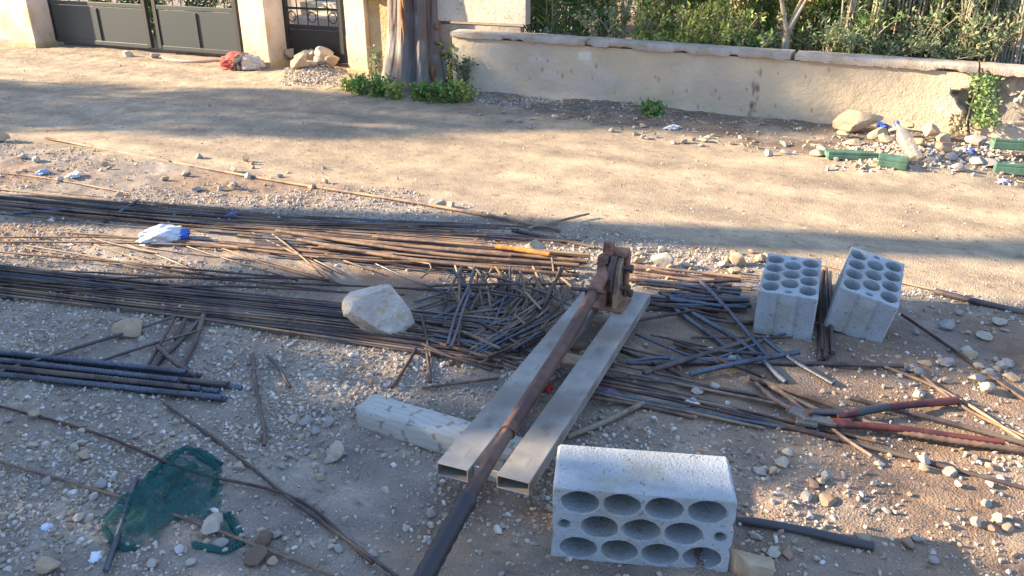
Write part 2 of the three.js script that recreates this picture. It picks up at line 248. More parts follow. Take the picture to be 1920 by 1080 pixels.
// ---------------------------------------------------------------- ground and road
{
  const g = new THREE.PlaneGeometry(240, 240, 24, 24).rotateX(-Math.PI / 2).translate(0, -0.075, 0);
  const uv = g.attributes.uv; for (let i = 0; i < uv.count; i++) uv.setXY(i, uv.getX(i) * 180, uv.getY(i) * 180);
  structure('ground', g, M.far);
}
const roadEdgeNear = (a, x, z) => 2.98 + 0.5 * (fbm(x * 0.9, z * 0.9, 11, 4) - 0.5);
const roadEdgeFar = (a, x, z) => 0.3 + 0.19 * Math.max(0, a) + 0.3 * (fbm(x * 1.4, z * 1.4, 12, 4) - 0.5) - 1.6 * sstep(-0.9, -1.6, a);
{
  const xs = [], zs = [];
  for (let x = -8; x <= 7.001; x += 0.022) xs.push(x);
  for (let f = 0.7, d = 0.011; f < 12.5; f += d) { zs.push(-f); d = 0.0085 + 0.0032 * f; }
  const nx = xs.length, nz = zs.length, pos = new Float32Array(nx * nz * 3), col = new Float32Array(nx * nz * 3), uv = new Float32Array(nx * nz * 2), zone = new Uint8Array(nx * nz);
  for (let j = 0; j < nz; j++) for (let i = 0; i < nx; i++) {
    const x = xs[i], z = zs[j], k = j * nx + i, [a, b] = roadAB(x, z);
    const edge = Math.min(sstep(0, 0.35, x + 8), sstep(0, 0.35, 7 - x), sstep(0, 0.1, -z - 0.7), sstep(0, 0.4, 12.5 + z));
    pos[k * 3] = x; pos[k * 3 + 1] = mix(-0.09, gh(x, z), edge); pos[k * 3 + 2] = z;
    uv[k * 2] = x / 1.1; uv[k * 2 + 1] = z / 1.1;
    const inRoad = b < roadEdgeNear(a, x, z) && b > roadEdgeFar(a, x, z);
    zone[k] = inRoad ? 1 : 0;
    // soil colours: packed tan earth on the road, grey gravel dust in the yard, litter-dark earth along the wall
    const n1 = fbm(x * 1.3, z * 1.3, 20, 4), n2 = fbm(x * 4.2, z * 4.2, 21, 4), n3_ = fbm(a * 0.5, b * 5, 22, 4);
    let c = [0.63, 0.49, 0.338];
    const m = 0.92 + 0.75 * (n3_ - 0.5) + 0.2 * (n2 - 0.5); c = c.map((q) => q * m);
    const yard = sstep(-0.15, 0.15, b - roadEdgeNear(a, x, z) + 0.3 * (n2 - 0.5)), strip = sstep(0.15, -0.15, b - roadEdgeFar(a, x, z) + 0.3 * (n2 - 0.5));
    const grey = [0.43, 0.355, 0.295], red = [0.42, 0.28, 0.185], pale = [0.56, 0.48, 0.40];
    const kr = sstep(0.42, 0.62, n1 + 0.17 * clamp(x, -0.6, 1)), kp = sstep(0.5, 0.66, n2) * 0.6, md = 0.95 + 0.5 * (fbm(x * 9, z * 9, 25, 3) - 0.5);
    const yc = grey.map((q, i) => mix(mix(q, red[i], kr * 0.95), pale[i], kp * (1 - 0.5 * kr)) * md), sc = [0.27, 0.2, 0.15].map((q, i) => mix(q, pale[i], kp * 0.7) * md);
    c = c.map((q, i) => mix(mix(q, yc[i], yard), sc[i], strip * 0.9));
    const speck = hash3(i, j, 77), fine = n3(x * 45, z * 45, 33); const sk = (speck > 0.992 ? 0.55 : speck < 0.012 ? 1.35 : 1) * (0.88 + 0.24 * fine); c = c.map((q) => q * sk);
    col.set(c, k * 3);
  }
  const iR = [], iG = [];
  for (let j = 0; j < nz - 1; j++) for (let i = 0; i < nx - 1; i++) {
    const a = j * nx + i, b = a + 1, c = a + nx, d = c + 1;
    (zone[a] + zone[b] + zone[c] + zone[d] >= 2 ? iR : iG).push(a, b, c, b, d, c);
  }
  const full = new THREE.BufferGeometry();
  full.setAttribute('position', new THREE.BufferAttribute(pos, 3)); full.setAttribute('uv', new THREE.BufferAttribute(uv, 2)); full.setAttribute('color', new THREE.BufferAttribute(col, 3));
  full.setIndex(iR.concat(iG)); full.computeVertexNormals();
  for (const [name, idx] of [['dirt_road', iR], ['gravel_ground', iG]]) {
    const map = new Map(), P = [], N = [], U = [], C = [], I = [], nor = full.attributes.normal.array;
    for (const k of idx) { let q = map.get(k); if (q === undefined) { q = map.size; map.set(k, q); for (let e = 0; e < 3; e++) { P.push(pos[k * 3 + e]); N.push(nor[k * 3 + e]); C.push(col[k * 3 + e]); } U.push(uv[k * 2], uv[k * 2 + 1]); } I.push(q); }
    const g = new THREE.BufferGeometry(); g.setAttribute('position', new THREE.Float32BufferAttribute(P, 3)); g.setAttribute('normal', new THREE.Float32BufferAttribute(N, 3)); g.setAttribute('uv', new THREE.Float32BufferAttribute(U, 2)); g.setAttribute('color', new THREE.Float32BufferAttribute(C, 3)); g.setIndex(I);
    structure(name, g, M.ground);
  }
}

// ---------------------------------------------------------------- garden wall
const WALL_TOP = 0.57, wallDrop = (a) => -0.0105 * Math.max(0, a);
const wallFrame = (name, label, category, group) => { const o = thing(name, label, category, group, road(0, 0, 0), ROAD_TURN); return o; };   // local x = a, z = b
{
  const W = wallFrame('garden_wall', 'low cream plastered garden wall with chipped coping and broken corner', 'wall');
  const a0 = -0.28, a1 = 5.6, n = 460, m = 44, pos = [], col = [], uv = [], idx = [], h1 = WALL_TOP - 0.053;
  const holeA = onWall(1905, 190, 0)[0];
  const hole = (a, y) => { const e = fbm(a * 9, y * 9, 60, 5) - 0.5; const [hx, hy] = [(a - holeA) / 0.3, (y - 0.3) / 0.17]; return sstep(1.03, 0.96, Math.hypot(hx, hy) + e * 1.3); };
  const marks = []; for (let i = 0; i < 34; i++) marks.push([rr(0.2, 3.2), rr(0.03, 0.45), rr(0.004, 0.011), rr(0.006, 0.028)]);
  const dripA = onWall(1420, 150, 0)[0]; for (let i = 0; i < 16; i++) marks.push([dripA + rr(-0.03, 0.03), rr(0.05, 0.45), rr(0.006, 0.013), rr(0.01, 0.04)]);
  const [pa, py] = onWall(1096, 105, 0);
  for (let j = 0; j <= m; j++) for (let i = 0; i <= n; i++) {
    const a = mix(a0, a1, i / n), y = mix(-0.08, h1 + wallDrop(a), j / m), hl = hole(a, y);
    const crack = Math.abs(a - (holeA - 0.3 + 0.1 * (fbm(y * 6, 3, 1, 3) - 0.5) + 0.06 * y)) < 0.011 && y < 0.3 ? 1 : 0;
    const z = 0.012 * (fbm(a * 2.2, y * 2.2, 40, 3) - 0.5) + 0.004 * (fbm(a * 14, y * 14, 41, 3) - 0.5) - 0.1 * hl - 0.02 * crack + 0.03 * sstep(0.1, -0.02, y) * (n3(a * 4, y * 4, 3));
    pos.push(a, y, z); uv.push(a / 1.2, y / 1.2);
    // plaster: cream limewash worn to grey patches, with splash marks along the foot
    const p1 = fbm(a * 1.4, y * 2.4, 44, 5), p2 = fbm(a * 5, y * 5, 45, 4), greyK = sstep(0.42, 0.62, p1 + 0.1 * sstep(2.4, 0.2, a) - 0.06) * 0.55;
    let c = [mix(0.66, 0.52, greyK), mix(0.545, 0.465, greyK), mix(0.375, 0.4, greyK)].map((q) => q * (0.92 + 0.3 * (p2 - 0.5)));
    const patch = sstep(0.62, 0.72, fbm(a * 2.6, y * 4, 47, 4)); c = c.map((q, e) => mix(q, [0.66, 0.56, 0.46][e], patch * 0.5));
    if (Math.abs(a - pa) < 0.055 && Math.abs(y - py) < 0.03) c = [0.74, 0.66, 0.55];
    for (const [ma, my, mw, mh] of marks) { const e = ((a - ma) / mw) ** 2 + ((y - my) / mh) ** 2; if (e < 1.6) c = c.map((q) => q * mix(0.45, 1, clamp(e / 1.6))); }
    if (hl > 0.4) c = [0.36, 0.31, 0.26].map((q) => q * (0.7 + 0.6 * p2));
    if (crack) c = [0.14, 0.11, 0.09];
    col.push(...c);
  }
  for (let j = 0; j < m; j++) for (let i = 0; i < n; i++) { const a = j * (n + 1) + i, b = a + n + 1; idx.push(a, a + 1, b, a + 1, b + 1, b); }
  const g = new THREE.BufferGeometry(); g.setAttribute('position', new THREE.Float32BufferAttribute(pos, 3)); g.setAttribute('uv', new THREE.Float32BufferAttribute(uv, 2)); g.setAttribute('color', new THREE.Float32BufferAttribute(col, 3)); g.setIndex(idx); g.computeVertexNormals();
  part('plaster_face', g, M.plaster, W);
  part('wall_core', rbox(a1 - a0, h1 - 0.02, 0.14, (a0 + a1) / 2, (h1 - 0.08) / 2 - 0.03, -0.2, 0.004, 1.2), M.greyWall, W);
  part('wall_end', rbox(0.05, h1 + 0.06, 0.12, a0 + 0.026, (h1 - 0.08) / 2 - 0.012, -0.075, 0.004, 1.2), M.cream, W);
  // exposed rubble stones in the broken corner
  for (let i = 0; i < 11; i++) { const s = rr(0.045, 0.085), q = part('rubble_stone', rockGeo(400 + i, s, s * 0.8, s * 0.7, 2), i % 3 ? M.stonePale : M.stoneGrey, W); q.position.set(holeA - 0.2 + 0.045 * i + rr(-0.04, 0.04), rr(0.14, 0.38), -0.115); q.rotation.z = rr(0, 6); }
  // coping slabs with ragged lower edges
  const cuts = [[a0, onWall(1095, 72, 0.04)[0]], [0, onWall(1483, 97, 0.04)[0]], [0, onWall(1838, 120, 0.04)[0]], [0, a1]];
  for (let s = 1; s < 4; s++) cuts[s][0] = cuts[s - 1][1] + (s === 2 ? 0.03 : 0.012);
  cuts.forEach(([s0, s1], q) => {
    const len = s1 - s0, th = 0.056, dp = 0.27, nn = Math.ceil(len / 0.014), sec = [[0.028, -th], [0.028, -th * 0.55], [0.026, -0.008], [0.018, 0], [-0.12, 0.004], [-dp + 0.05, 0], [-dp + 0.05, -th]], P = [], U = [], I = [];
    for (let i = 0; i <= nn; i++) {
      const a = s0 + len * i / nn;
      const rag = sstep(0.5, 0.62, fbm(a * 7, q * 3, 70, 5)) * 0.7, notch = sstep(0.10, 0.0, Math.min(a - s0, s1 - a)) * (0.3 + 0.7 * n3(a * 11, q, 3));
      let L = 0;
      for (let k = 0; k <= sec.length; k++) {
        const [z, y] = sec[k % sec.length];
        let zz = z + 0.01 * (fbm(a * 6, k * 3, 71, 3) - 0.5), yy = y + WALL_TOP + wallDrop(a) + 0.006 * (fbm(a * 2.2, q * 4, 72, 3) - 0.5) + 0.006 * (fbm(a * 22, k * 7, 73, 3) - 0.5);
        if (k % sec.length === 0) { yy += 0.014 * rag + 0.014 * notch + 0.01 * n3(a * 30, q, 4); zz -= 0.02 * rag + 0.02 * notch; }
        if (k === 1) zz -= 0.014 * notch + 0.008 * n3(a * 25, q, 9) * rag;
        if (k === 3) { yy -= 0.016 * notch; zz -= 0.015 * notch; }
        P.push(a, yy, zz); U.push(a / 0.5, (k < 4 ? y : z) / 0.5);
      }
    }
    const w = sec.length + 1;
    for (let i = 0; i < nn; i++) for (let k = 0; k < sec.length; k++) { const a = i * w + k, b = a + w; I.push(a, b, a + 1, b, b + 1, a + 1); }
    for (const e of [0, nn]) for (let k = 1; k < sec.length - 1; k++) e ? I.push(e * w, e * w + k + 1, e * w + k) : I.push(e * w, e * w + k, e * w + k + 1);
    let cg = new THREE.BufferGeometry(); cg.setAttribute('position', new THREE.Float32BufferAttribute(P, 3)); cg.setAttribute('uv', new THREE.Float32BufferAttribute(U, 2)); cg.setIndex(I); cg = toCreasedNormals(cg, 0.9);
    part('coping_slab', cg, M.coping, W);
  });
}
// taller rendered panel standing on the wall beside the trunk
{
  const [p0] = onWall(834, 20, -0.14), [p1] = onWall(985, 20, -0.14);
  const W = wallFrame('rendered_wall_panel', 'beige rendered panel standing on the wall beside the eucalyptus trunk', 'wall');
  part('panel_face', rbox(p1 - p0 + 0.3, 0.56, 0.1, (p0 + p1) / 2 - 0.15, 0.635 + 0.28, -0.2, 0.006, 1.4), M.pillar, W);
  part('panel_footing', rbox(p1 - p0 + 0.2, 0.62, 0.08, (p0 + p1) / 2 - 0.16, 0.30, -0.215, 0.006, 1.4), M.greyWall, W);
}

// ---------------------------------------------------------------- gates and their pillars (set back from the garden wall)
const GB = -0.92;    // plane of the gate leaves
const PF = -0.6;    // front of the pillars
const aAt = (px, py = 60, b = PF) => onWall(px, py, b)[0];
function pillar(px0, px1, depth, label, name = 'gate_pillar') {
  const o = wallFrame(name, label, 'pillar', 'gate pillars');
  const a0 = aAt(px0), a1 = aAt(px1), w = a1 - a0;
  part('shaft', rbox(w, 2.4, depth, (a0 + a1) / 2, 1.14, PF - depth / 2, 0.012, 1.1), M.pillar, o);
  part('plinth', rbox(w + 0.05, 0.12, depth + 0.05, (a0 + a1) / 2, 0.0, PF - depth / 2, 0.01, 1.1), M.cream, o);
  part('cap', rbox(w + 0.1, 0.08, depth + 0.1, (a0 + a1) / 2, 2.382, PF - depth / 2, 0.01, 1.1), M.coping, o);
  return [a0, a1];
}
const pA = pillar(18, 62, 0.46, 'pale plastered pillar at the hinge side of the wide driveway gate');
const pB = pillar(452, 500, 0.46, 'pale plastered pillar between the wide driveway gate and the narrow garden gate');
const pC = pillar(648, 686, 0.46, 'pale plastered pillar between the narrow garden gate and the eucalyptus trunk');
{ // wall running on beyond the first pillar
  const W = wallFrame('boundary_wall', 'pale plastered boundary wall beyond the driveway gate', 'wall');
  part('plaster_face', rbox(3.2, 2.2, 0.2, pA[0] - 1.62, 1.02, PF - 0.22, 0.01, 1.1), M.pillar, W);
  part('footing', rbox(3.2, 0.14, 0.26, pA[0] - 1.62, 0.0, PF - 0.2, 0.01, 1.1), M.greyWall, W);
}
{ // short lower wall between pillar and trunk, with a ledge and a grey wall above
  const W = wallFrame('ledge_wall', 'short yellow plastered wall with a stone ledge beside the trunk', 'wall');
  const w = 0.85, c = pC[1] + w / 2 + 0.004;
  part('lower_face', rbox(w, 0.86, 0.2, c, 0.34, PF - 0.16, 0.006, 1.1), M.cream, W);
  part('ledge', rbox(w, 0.085, 0.3, c, 0.815, PF - 0.13, 0.012, 1.1), M.coping, W);
  part('upper_face', rbox(w, 1.3, 0.14, c, 1.51, PF - 0.2, 0.006, 1.1), M.greyWall, W);
}
const torus = (r, t, x, y, z, arc = Math.PI * 2, rot = 0) => new THREE.TorusGeometry(r, t, 6, 18, arc).rotateZ(rot).translate(x, y, z);
const tube = (pts, r, radial = 6) => rod(pts, r, radial);
function gateLeaf(name, a0, a1, panelTop, label, narrow) {
  const o = wallFrame(name, label, 'gate'), w = a1 - a0, c = (a0 + a1) / 2, H = 1.95, b0 = 0.06;
  part('hinge_post', rbox(0.06, H, 0.05, a0 + 0.03, b0 + H / 2, GB, 0.004), M.gateDark, o);
  part('lock_post', rbox(0.06, H, 0.05, a1 - 0.03, b0 + H / 2, GB, 0.004), M.gateDark, o);
  part('lower_panel', rbox(w - 0.13, panelTop - b0 - 0.06, 0.012, c, (panelTop + b0) / 2, GB + 0.006, 0.003, 0.8), narrow ? M.gateDark : M.gate, o);
  for (const [y, h] of [[b0 + 0.015, 0.05], [panelTop, 0.05], [H, 0.05]]) part('rail', rbox(w - 0.124, h, 0.04, c, y, GB, 0.004), narrow ? M.gateDark : M.gate, o);
  if (!narrow) part('stiffener', rbox(0.03, panelTop - b0 - 0.1, 0.02, c + 0.02, (panelTop + b0) / 2, GB + 0.02, 0.003), M.gate, o);
  const nb = narrow ? 5 : 9;
  for (let i = 1; i < nb; i++) { const x = a0 + 0.06 + (w - 0.12) * i / nb; part('bar', tube([V(x, panelTop + 0.02, GB), V(x, H - 0.02, GB)], 0.007), M.gateDark, o); }
  if (narrow) part('mid_rail', rbox(w - 0.124, 0.025, 0.02, c, panelTop + 0.2, GB + 0.002, 0.003), M.gateDark, o);
  for (let i = 0; i < nb; i++) {
    const x = a0 + 0.06 + (w - 0.12) * (i + 0.5) / nb, R = narrow ? 0.06 : Math.min(0.075, (w - 0.12) / nb / 2 - 0.004);
    if (narrow && (i % 2 === 0)) part('ring', torus(0.055, 0.006, x, panelTop + 0.11, GB + 0.012), M.gateDark, o);
    if (!narrow) { part('scroll', join([torus(R, 0.006, x, panelTop + 0.12, GB + 0.012, 4.6, i % 2 ? 0.5 : -1.2), torus(R * 0.5, 0.006, x + (i % 2 ? 0.03 : -0.03), panelTop + 0.12, GB + 0.012, 4, i % 2 ? 2 : -2)]), M.gate, o); part('scroll', torus(R, 0.006, x, panelTop + 0.3, GB + 0.012, 4.6, i % 2 ? 2.5 : 1.2), M.gate, o); }
  }
  return o;
}
const gA = aAt(101, 60, GB), gM = aAt(284, 70, GB), gM2 = aAt(297, 70, GB), gB = aAt(452, 70, GB);
const pTop = 0.56;
gateLeaf('driveway_gate_leaf', gA, gM, pTop, 'dark green steel gate leaf next to the boundary wall, half in shadow');
gateLeaf('driveway_gate_leaf', gM2, gB, pTop, 'dark green steel gate leaf hinged on the middle pillar above the red sack');
gateLeaf('garden_gate', aAt(536, 70, GB), aAt(646, 70, GB), 0.42, 'narrow black garden gate with bars and rings', true);

// garden levels and what stands behind
{
  const strip = (name, a0, a1, b0, b1, y, m) => { const g = boxUV(new THREE.BoxGeometry(a1 - a0, 0.1, b0 - b1, 1, 1, 1), 1.1); g.translate((a0 + a1) / 2, y - 0.05, (b0 + b1) / 2); const o = structure(name, g, m); o.position.copy(road(0, 0, 0)); o.rotation.y = ROAD_TURN; return o; };
  strip('garden_soil', 0.2, 9, -0.275, -5.2, 0.44, M.soil);
  strip('garden_path', -9, 0.15, -1.0, -6, 0.03, M.far);
  const S = wallFrame('garden_steps', 'pale concrete steps behind the narrow garden gate', 'steps');
  const sa = aAt(600, 40, -2);
  for (let i = 0; i < 4; i++) part('step', rbox(1.7, 0.17, 0.32, sa, 0.03 + 0.085 + i * 0.17, -2.2 - i * 0.3, 0.01, 1), i % 2 ? M.coping : M.pillar, S);
  const H = wallFrame('house', 'pale plastered house wall behind the garden shrubs', 'house');
  part('wall', rbox(9, 4, 0.3, 4.4, 2.2, -5.2, 0.01, 1.5), M.pillar, H);
  part('dado', rbox(9, 0.35, 0.06, 4.4, 0.62, -5.02, 0.01, 1.5), M.cream, H);
  for (let i = 0; i < 14; i++) part('baluster', rbox(0.09, 0.5, 0.09, 0.6 + i * 0.26, 0.95, -4.0, 0.02, 1), M.pillar, H);
  part('handrail', rbox(3.9, 0.08, 0.16, 2.3, 1.245, -4.0, 0.01, 1), M.pillar, H);
  part('kerb', rbox(3.9, 0.26, 0.2, 2.3, 0.566, -4.0, 0.01, 1), M.cream, H);
  const B = wallFrame('garden_back_wall', 'grey rendered wall at the back of the gateway garden', 'wall');
  part('face', rbox(9.5, 3, 0.2, -4.9, 1.45, -6.1, 0.01, 1.5), M.greyWall, B);
  part('coping', rbox(9.5, 0.1, 0.3, -4.9, 3.005, -6.1, 0.01, 1.5), M.coping, B);
}

// ---------------------------------------------------------------- eucalyptus trunk by the wall
function eucalyptus(label, pos, R, H, lobes, crownAt, leavesN, turn = 0) {
  const o = thing('eucalyptus_tree', label, 'tree', undefined, pos, turn);
  const rad = 72, rows = 90, P = [], U = [], I = [];
  for (let j = 0; j <= rows; j++) { const y = -0.15 + (H + 0.15) * (j / rows) ** 1.5, tp = 1 - 0.55 * Math.max(0, y) / H;
    for (let k = 0; k <= rad; k++) {
      const t = k / rad * Math.PI * 2; let r = R * tp * (1 + 0.3 * Math.exp(-Math.max(0, y) / 0.16));
      for (const [la, d, wd] of lobes) { let q = Math.atan2(Math.sin(t - la - 0.12 * Math.sin(y * 1.3)), Math.cos(t - la - 0.12 * Math.sin(y * 1.3))); r *= 1 - d * Math.exp(-((q / wd) ** 2)) * (1 - 0.6 * y / H); }
      r *= 1 + 0.1 * (fbm(Math.cos(t) * 1.6, y * 0.9, Math.sin(t) * 1.6, 4) - 0.5) + 0.12 * (fbm(Math.cos(t) * 9, y * 1.1, Math.sin(t) * 9, 4) - 0.5);
      P.push(Math.cos(t) * r + 0.06 * Math.sin(y * 0.7), y, Math.sin(t) * r); U.push(k / rad * 2, y / 1.3);
    } }
  for (let j = 0; j < rows; j++) for (let k = 0; k < rad; k++) { const a = j * (rad + 1) + k, b = a + rad + 1; I.push(a, b, a + 1, b, b + 1, a + 1); }
  const g = new THREE.BufferGeometry(); g.setAttribute('position', new THREE.Float32BufferAttribute(P, 3)); g.setAttribute('uv', new THREE.Float32BufferAttribute(U, 2)); g.setIndex(I); g.computeVertexNormals();
  const tr = part('trunk', g, M.bark, o), list = [];
  for (let i = 0; i < 6; i++) { const t = i * 1.05 + rr(0, 0.4), y0 = H * rr(0.72, 0.97), tip = V(Math.cos(t) * rr(0.9, 1.7), y0 + rr(0.9, 1.8), Math.sin(t) * rr(0.9, 1.7));
    const pts = curveP([V(0, y0, 0), V(tip.x * 0.5, mix(y0, tip.y, 0.35), tip.z * 0.5), tip], 8);
    part('limb', rod(pts, (q) => mix(R * 0.28, 0.02, q), 8), M.bark, o);
    for (let k = 0; k < leavesN / 6; k++) { const c = pts[3 + Math.floor(rnd() * 6)], q = rdir(), d = rr(0, 0.75) ** 0.7; list.push({ p: V(c.x + q.x * d, c.y + q.y * d * 0.7, c.z + q.z * d), d: rdir(-0.5), n: rdir(), l: rr(0.1, 0.17), w: rr(0.025, 0.04), c: jit([0.07, 0.1, 0.045]) }); } }
  part('crown', leafGeo(list), M.leafPlain, o);
  return o;
}
{
  const p = at(783, 168); p.z -= 0.17; p.y = 0;
  const o = eucalyptus('thick grey eucalyptus trunk with peeling bark between the garden wall and gate', p, 0.32, 5.2, [[1.66, 0.42, 0.11], [1.02, 0.26, 0.1], [2.3, 0.16, 0.12], [0.45, 0.16, 0.12], [4, 0.2, 0.3], [5.2, 0.15, 0.3]], 0, 2600);
  // strips of reddish peeled bark and a burl
  for (const [ang, y0, y1, w, pr] of [[1.98, 0.42, 0.95, 0.05, 0.3], [1.9, 0.62, 1.05, 0.035, 0.306], [1.02, 0.1, 0.24, 0.045, 0.308], [0.95, 0.55, 0.62, 0.05, 0.308]]) {
    const s = 12, pts = Array.from({ length: s + 1 }, (_, i) => { const y = mix(y0, y1, i / s), t = ang + 0.04 * Math.sin(y * 9); return V(Math.cos(t) * pr + 0.06 * Math.sin(y * 0.7), y, Math.sin(t) * pr); });
    part('bark_strip', rod(pts, (q, l) => w * 0.5 * Math.sin(Math.PI * clamp(q, 0.04, 0.96)) * (0.8 + 0.5 * n3(l * 30, ang * 9, 1)), 7), std({ color: rgb(0.3, 0.17, 0.09), map: T.bark, roughness: 0.95 }), o);
  }
}

// ---------------------------------------------------------------- plants
function shrub(name, label, category, group, pos, o) {   // stems and narrow leaves
  const g = thing(name, label, category, group, pos), stems = [], list = [];
  for (let i = 0; i < o.stems; i++) {
    const t = rr(0, 6.28), lean = rr(0.05, 0.5) * o.w, h = o.h * rr(0.7, 1.05), tip = V(Math.cos(t) * lean, h, Math.sin(t) * lean), b0 = V(Math.cos(t) * 0.04, -0.02, Math.sin(t) * 0.04);
    const pts = curveP([b0, V(tip.x * 0.35 + rr(-0.04, 0.04), h * 0.5, tip.z * 0.35 + rr(-0.04, 0.04)), tip], 8);
    stems.push(rod(pts, (q) => mix(o.sr || 0.007, 0.002, q), 5, false));
    const k = o.leaves / o.stems;
    for (let j = 0; j < k; j++) {
      const q = pts[Math.min(8, 1 + Math.floor(8 * Math.pow(rnd(), 0.75)))], d = rdir(o.up ?? 0.3), off = rdir().multiplyScalar(rr(0, o.spread ?? 0.1));
      list.push({ p: q.clone().add(off), d, n: rdir(0.8), l: rr(0.6, 1.1) * o.l, w: rr(0.7, 1.2) * o.lw, c: jit(rnd() < (o.dry ?? 0.08) ? [0.2, 0.17, 0.07] : pick(o.cols)) });
    }
  }
  part('stems', join(stems), o.stemMat || M.stem, g);
  part('foliage', leafGeo(list), M.leaf, g);
  return g;
}
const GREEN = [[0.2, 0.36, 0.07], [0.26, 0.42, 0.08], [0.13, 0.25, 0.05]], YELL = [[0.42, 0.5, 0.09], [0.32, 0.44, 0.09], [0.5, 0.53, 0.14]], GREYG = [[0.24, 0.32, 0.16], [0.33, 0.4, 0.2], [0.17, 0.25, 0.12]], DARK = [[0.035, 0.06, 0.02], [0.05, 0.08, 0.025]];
// along the garden wall: [px, b, cols, height, kind]
const bed = (px, b) => { const a = onWall(px, 60, b)[0]; return road(a, b, 0.44); };
{
  const kinds = {
    reed: { stems: 16, leaves: 620, l: 0.2, lw: 0.016, up: 0.9, spread: 0.03, w: 0.4, h: 0.95 },
    oleander: { stems: 12, leaves: 1150, l: 0.1, lw: 0.018, up: 0.4, spread: 0.09, w: 0.8, h: 0.95 },
    low: { stems: 14, leaves: 380, l: 0.055, lw: 0.02, up: 0.5, spread: 0.06, w: 0.7, h: 0.34 },
    cane: { stems: 9, leaves: 360, l: 0.09, lw: 0.012, up: 0.2, spread: 0.08, w: 0.3, h: 1.1, sr: 0.011, stemMat: M.stemPale },
  };
  const L = {
    reed: 'tall upright grassy reeds growing behind the garden wall coping', oleander: 'bushy narrow-leaved green shrub behind the garden wall',
    low: 'low yellow-green weeds growing along the top of the garden wall', cane: 'thin pale canes with sparse grey-green leaves behind the garden wall' };
  const list = [];
  for (const px of [998, 1018, 1036, 1082, 1100]) list.push(['reed', px, rr(-0.42, -0.6), GREEN]);
  for (const px of [1050, 1130, 1160]) list.push(['low', px, -0.42, GREYG]);
  for (const px of [1205, 1235, 1262, 1290, 1322, 1350, 1378]) list.push(['low', px, rr(-0.36, -0.5), YELL]);
  for (const px of [1130, 1215, 1250, 1290, 1320, 1345, 1395, 1420, 1440, 1500, 1530]) list.push(['oleander', px, rr(-0.6, -1.15), rnd() < 0.3 ? GREEN : YELL]);
  for (const px of [1410, 1432, 1530, 1560, 1590, 1625, 1660]) list.push(['low', px, rr(-0.4, -0.55), rnd() < 0.6 ? GREYG : GREEN]);
  for (const px of [1560, 1600, 1625, 1650, 1680, 1700, 1745, 1770, 1800, 1840, 1890, 1925]) list.push(['oleander', px, rr(-0.65, -1.1), rnd() < 0.55 ? GREYG : GREEN]);
  for (const px of [1590, 1640, 1690, 1720, 1755, 1790, 1815, 1850, 1885, 1915]) list.push(['cane', px, rr(-0.45, -0.7), GREYG]);
  for (const px of [1690, 1735, 1780, 1830, 1870]) list.push(['low', px, rr(-0.38, -0.5), GREYG]);
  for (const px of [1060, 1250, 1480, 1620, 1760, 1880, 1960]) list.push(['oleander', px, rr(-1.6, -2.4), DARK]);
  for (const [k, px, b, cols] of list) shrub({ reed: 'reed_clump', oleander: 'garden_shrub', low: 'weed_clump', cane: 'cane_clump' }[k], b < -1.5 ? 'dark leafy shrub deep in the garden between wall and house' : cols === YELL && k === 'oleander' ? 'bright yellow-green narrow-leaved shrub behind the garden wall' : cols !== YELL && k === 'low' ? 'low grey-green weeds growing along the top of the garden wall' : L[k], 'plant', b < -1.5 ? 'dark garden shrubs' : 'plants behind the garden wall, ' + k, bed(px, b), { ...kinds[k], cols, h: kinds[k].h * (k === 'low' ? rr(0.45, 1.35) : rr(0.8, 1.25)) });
  // bare pale small trees forking just above the coping
  const fork = (label, px, b, prongs, m, crown) => {
    const p = bed(px, b), o = thing('small_tree', label, 'tree', 'small garden trees', p); const list = [];
    part('trunk', rod([V(0, -0.05, 0), V(0.004, 0.12, 0), V(0, 0.24, 0)], 0.03, 9), m, o);
    for (const [dx, dz, h, r] of prongs) { const pts = curveP([V(0, 0.2, 0), V(dx * 0.45 + rr(-0.02, 0.02), 0.2 + h * 0.42, dz * 0.5), V(dx, 0.2 + h, dz)], 10); part('limb', rod(pts, (q) => mix(r, r * 0.45, q), 8), m, o); for (let i = 0; i < crown; i++) { const c = pts[6 + Math.floor(rnd() * 5)], q = rdir().multiplyScalar(rr(0, 0.3)); list.push({ p: c.clone().add(q), d: rdir(), n: rdir(0.6), l: rr(0.05, 0.09), w: 0.02, c: jit(pick(GREEN)) }); } }
    part('crown', leafGeo(list), M.leaf, o);
  };
  fork('small tree with two pale forked stems rising behind the pale plaster patch', 1166, -0.45, [[-0.02, -0.05, 0.8, 0.016], [0.24, 0, 0.85, 0.017], [0.1, -0.1, 0.6, 0.01]], M.stemPale, 130);
  fork('small tree with thick pale fork leaning both ways above the coping joint', 1476, -0.42, [[-0.2, -0.05, 0.7, 0.02], [0.26, -0.1, 0.75, 0.03], [0.3, 0.1, 0.8, 0.014]], M.stemPale, 130);
  fork('small dark-stemmed tree standing between the shrubs and the canes', 1552, -0.85, [[0.02, 0, 1.2, 0.05], [0.2, -0.1, 1, 0.03]], std({ color: rgb(0.09, 0.07, 0.05), map: T.bark, roughness: 0.95 }), 200);
  // reed screen by the broken corner
  const S = wallFrame('reed_screen', 'yellow dry reed screen fence standing behind the canes', 'fence'); const sa = onWall(1885, 60, -1.5)[0];
  for (let i = 0; i < 46; i++) part('reed', rod([V(sa - 0.42 + i * 0.022, 0.44, -1.5 + rr(-0.01, 0.01)), V(sa - 0.42 + i * 0.022 + rr(-0.02, 0.02), 1.3 + rr(-0.1, 0.1), -1.5 + rr(-0.02, 0.02))], 0.0095, 6), [M.reedA ??= std({ color: rgb(0.62, 0.52, 0.3), roughness: 0.8 }), M.reedB ??= std({ color: rgb(0.54, 0.43, 0.24), roughness: 0.8 })][i % 2], S);
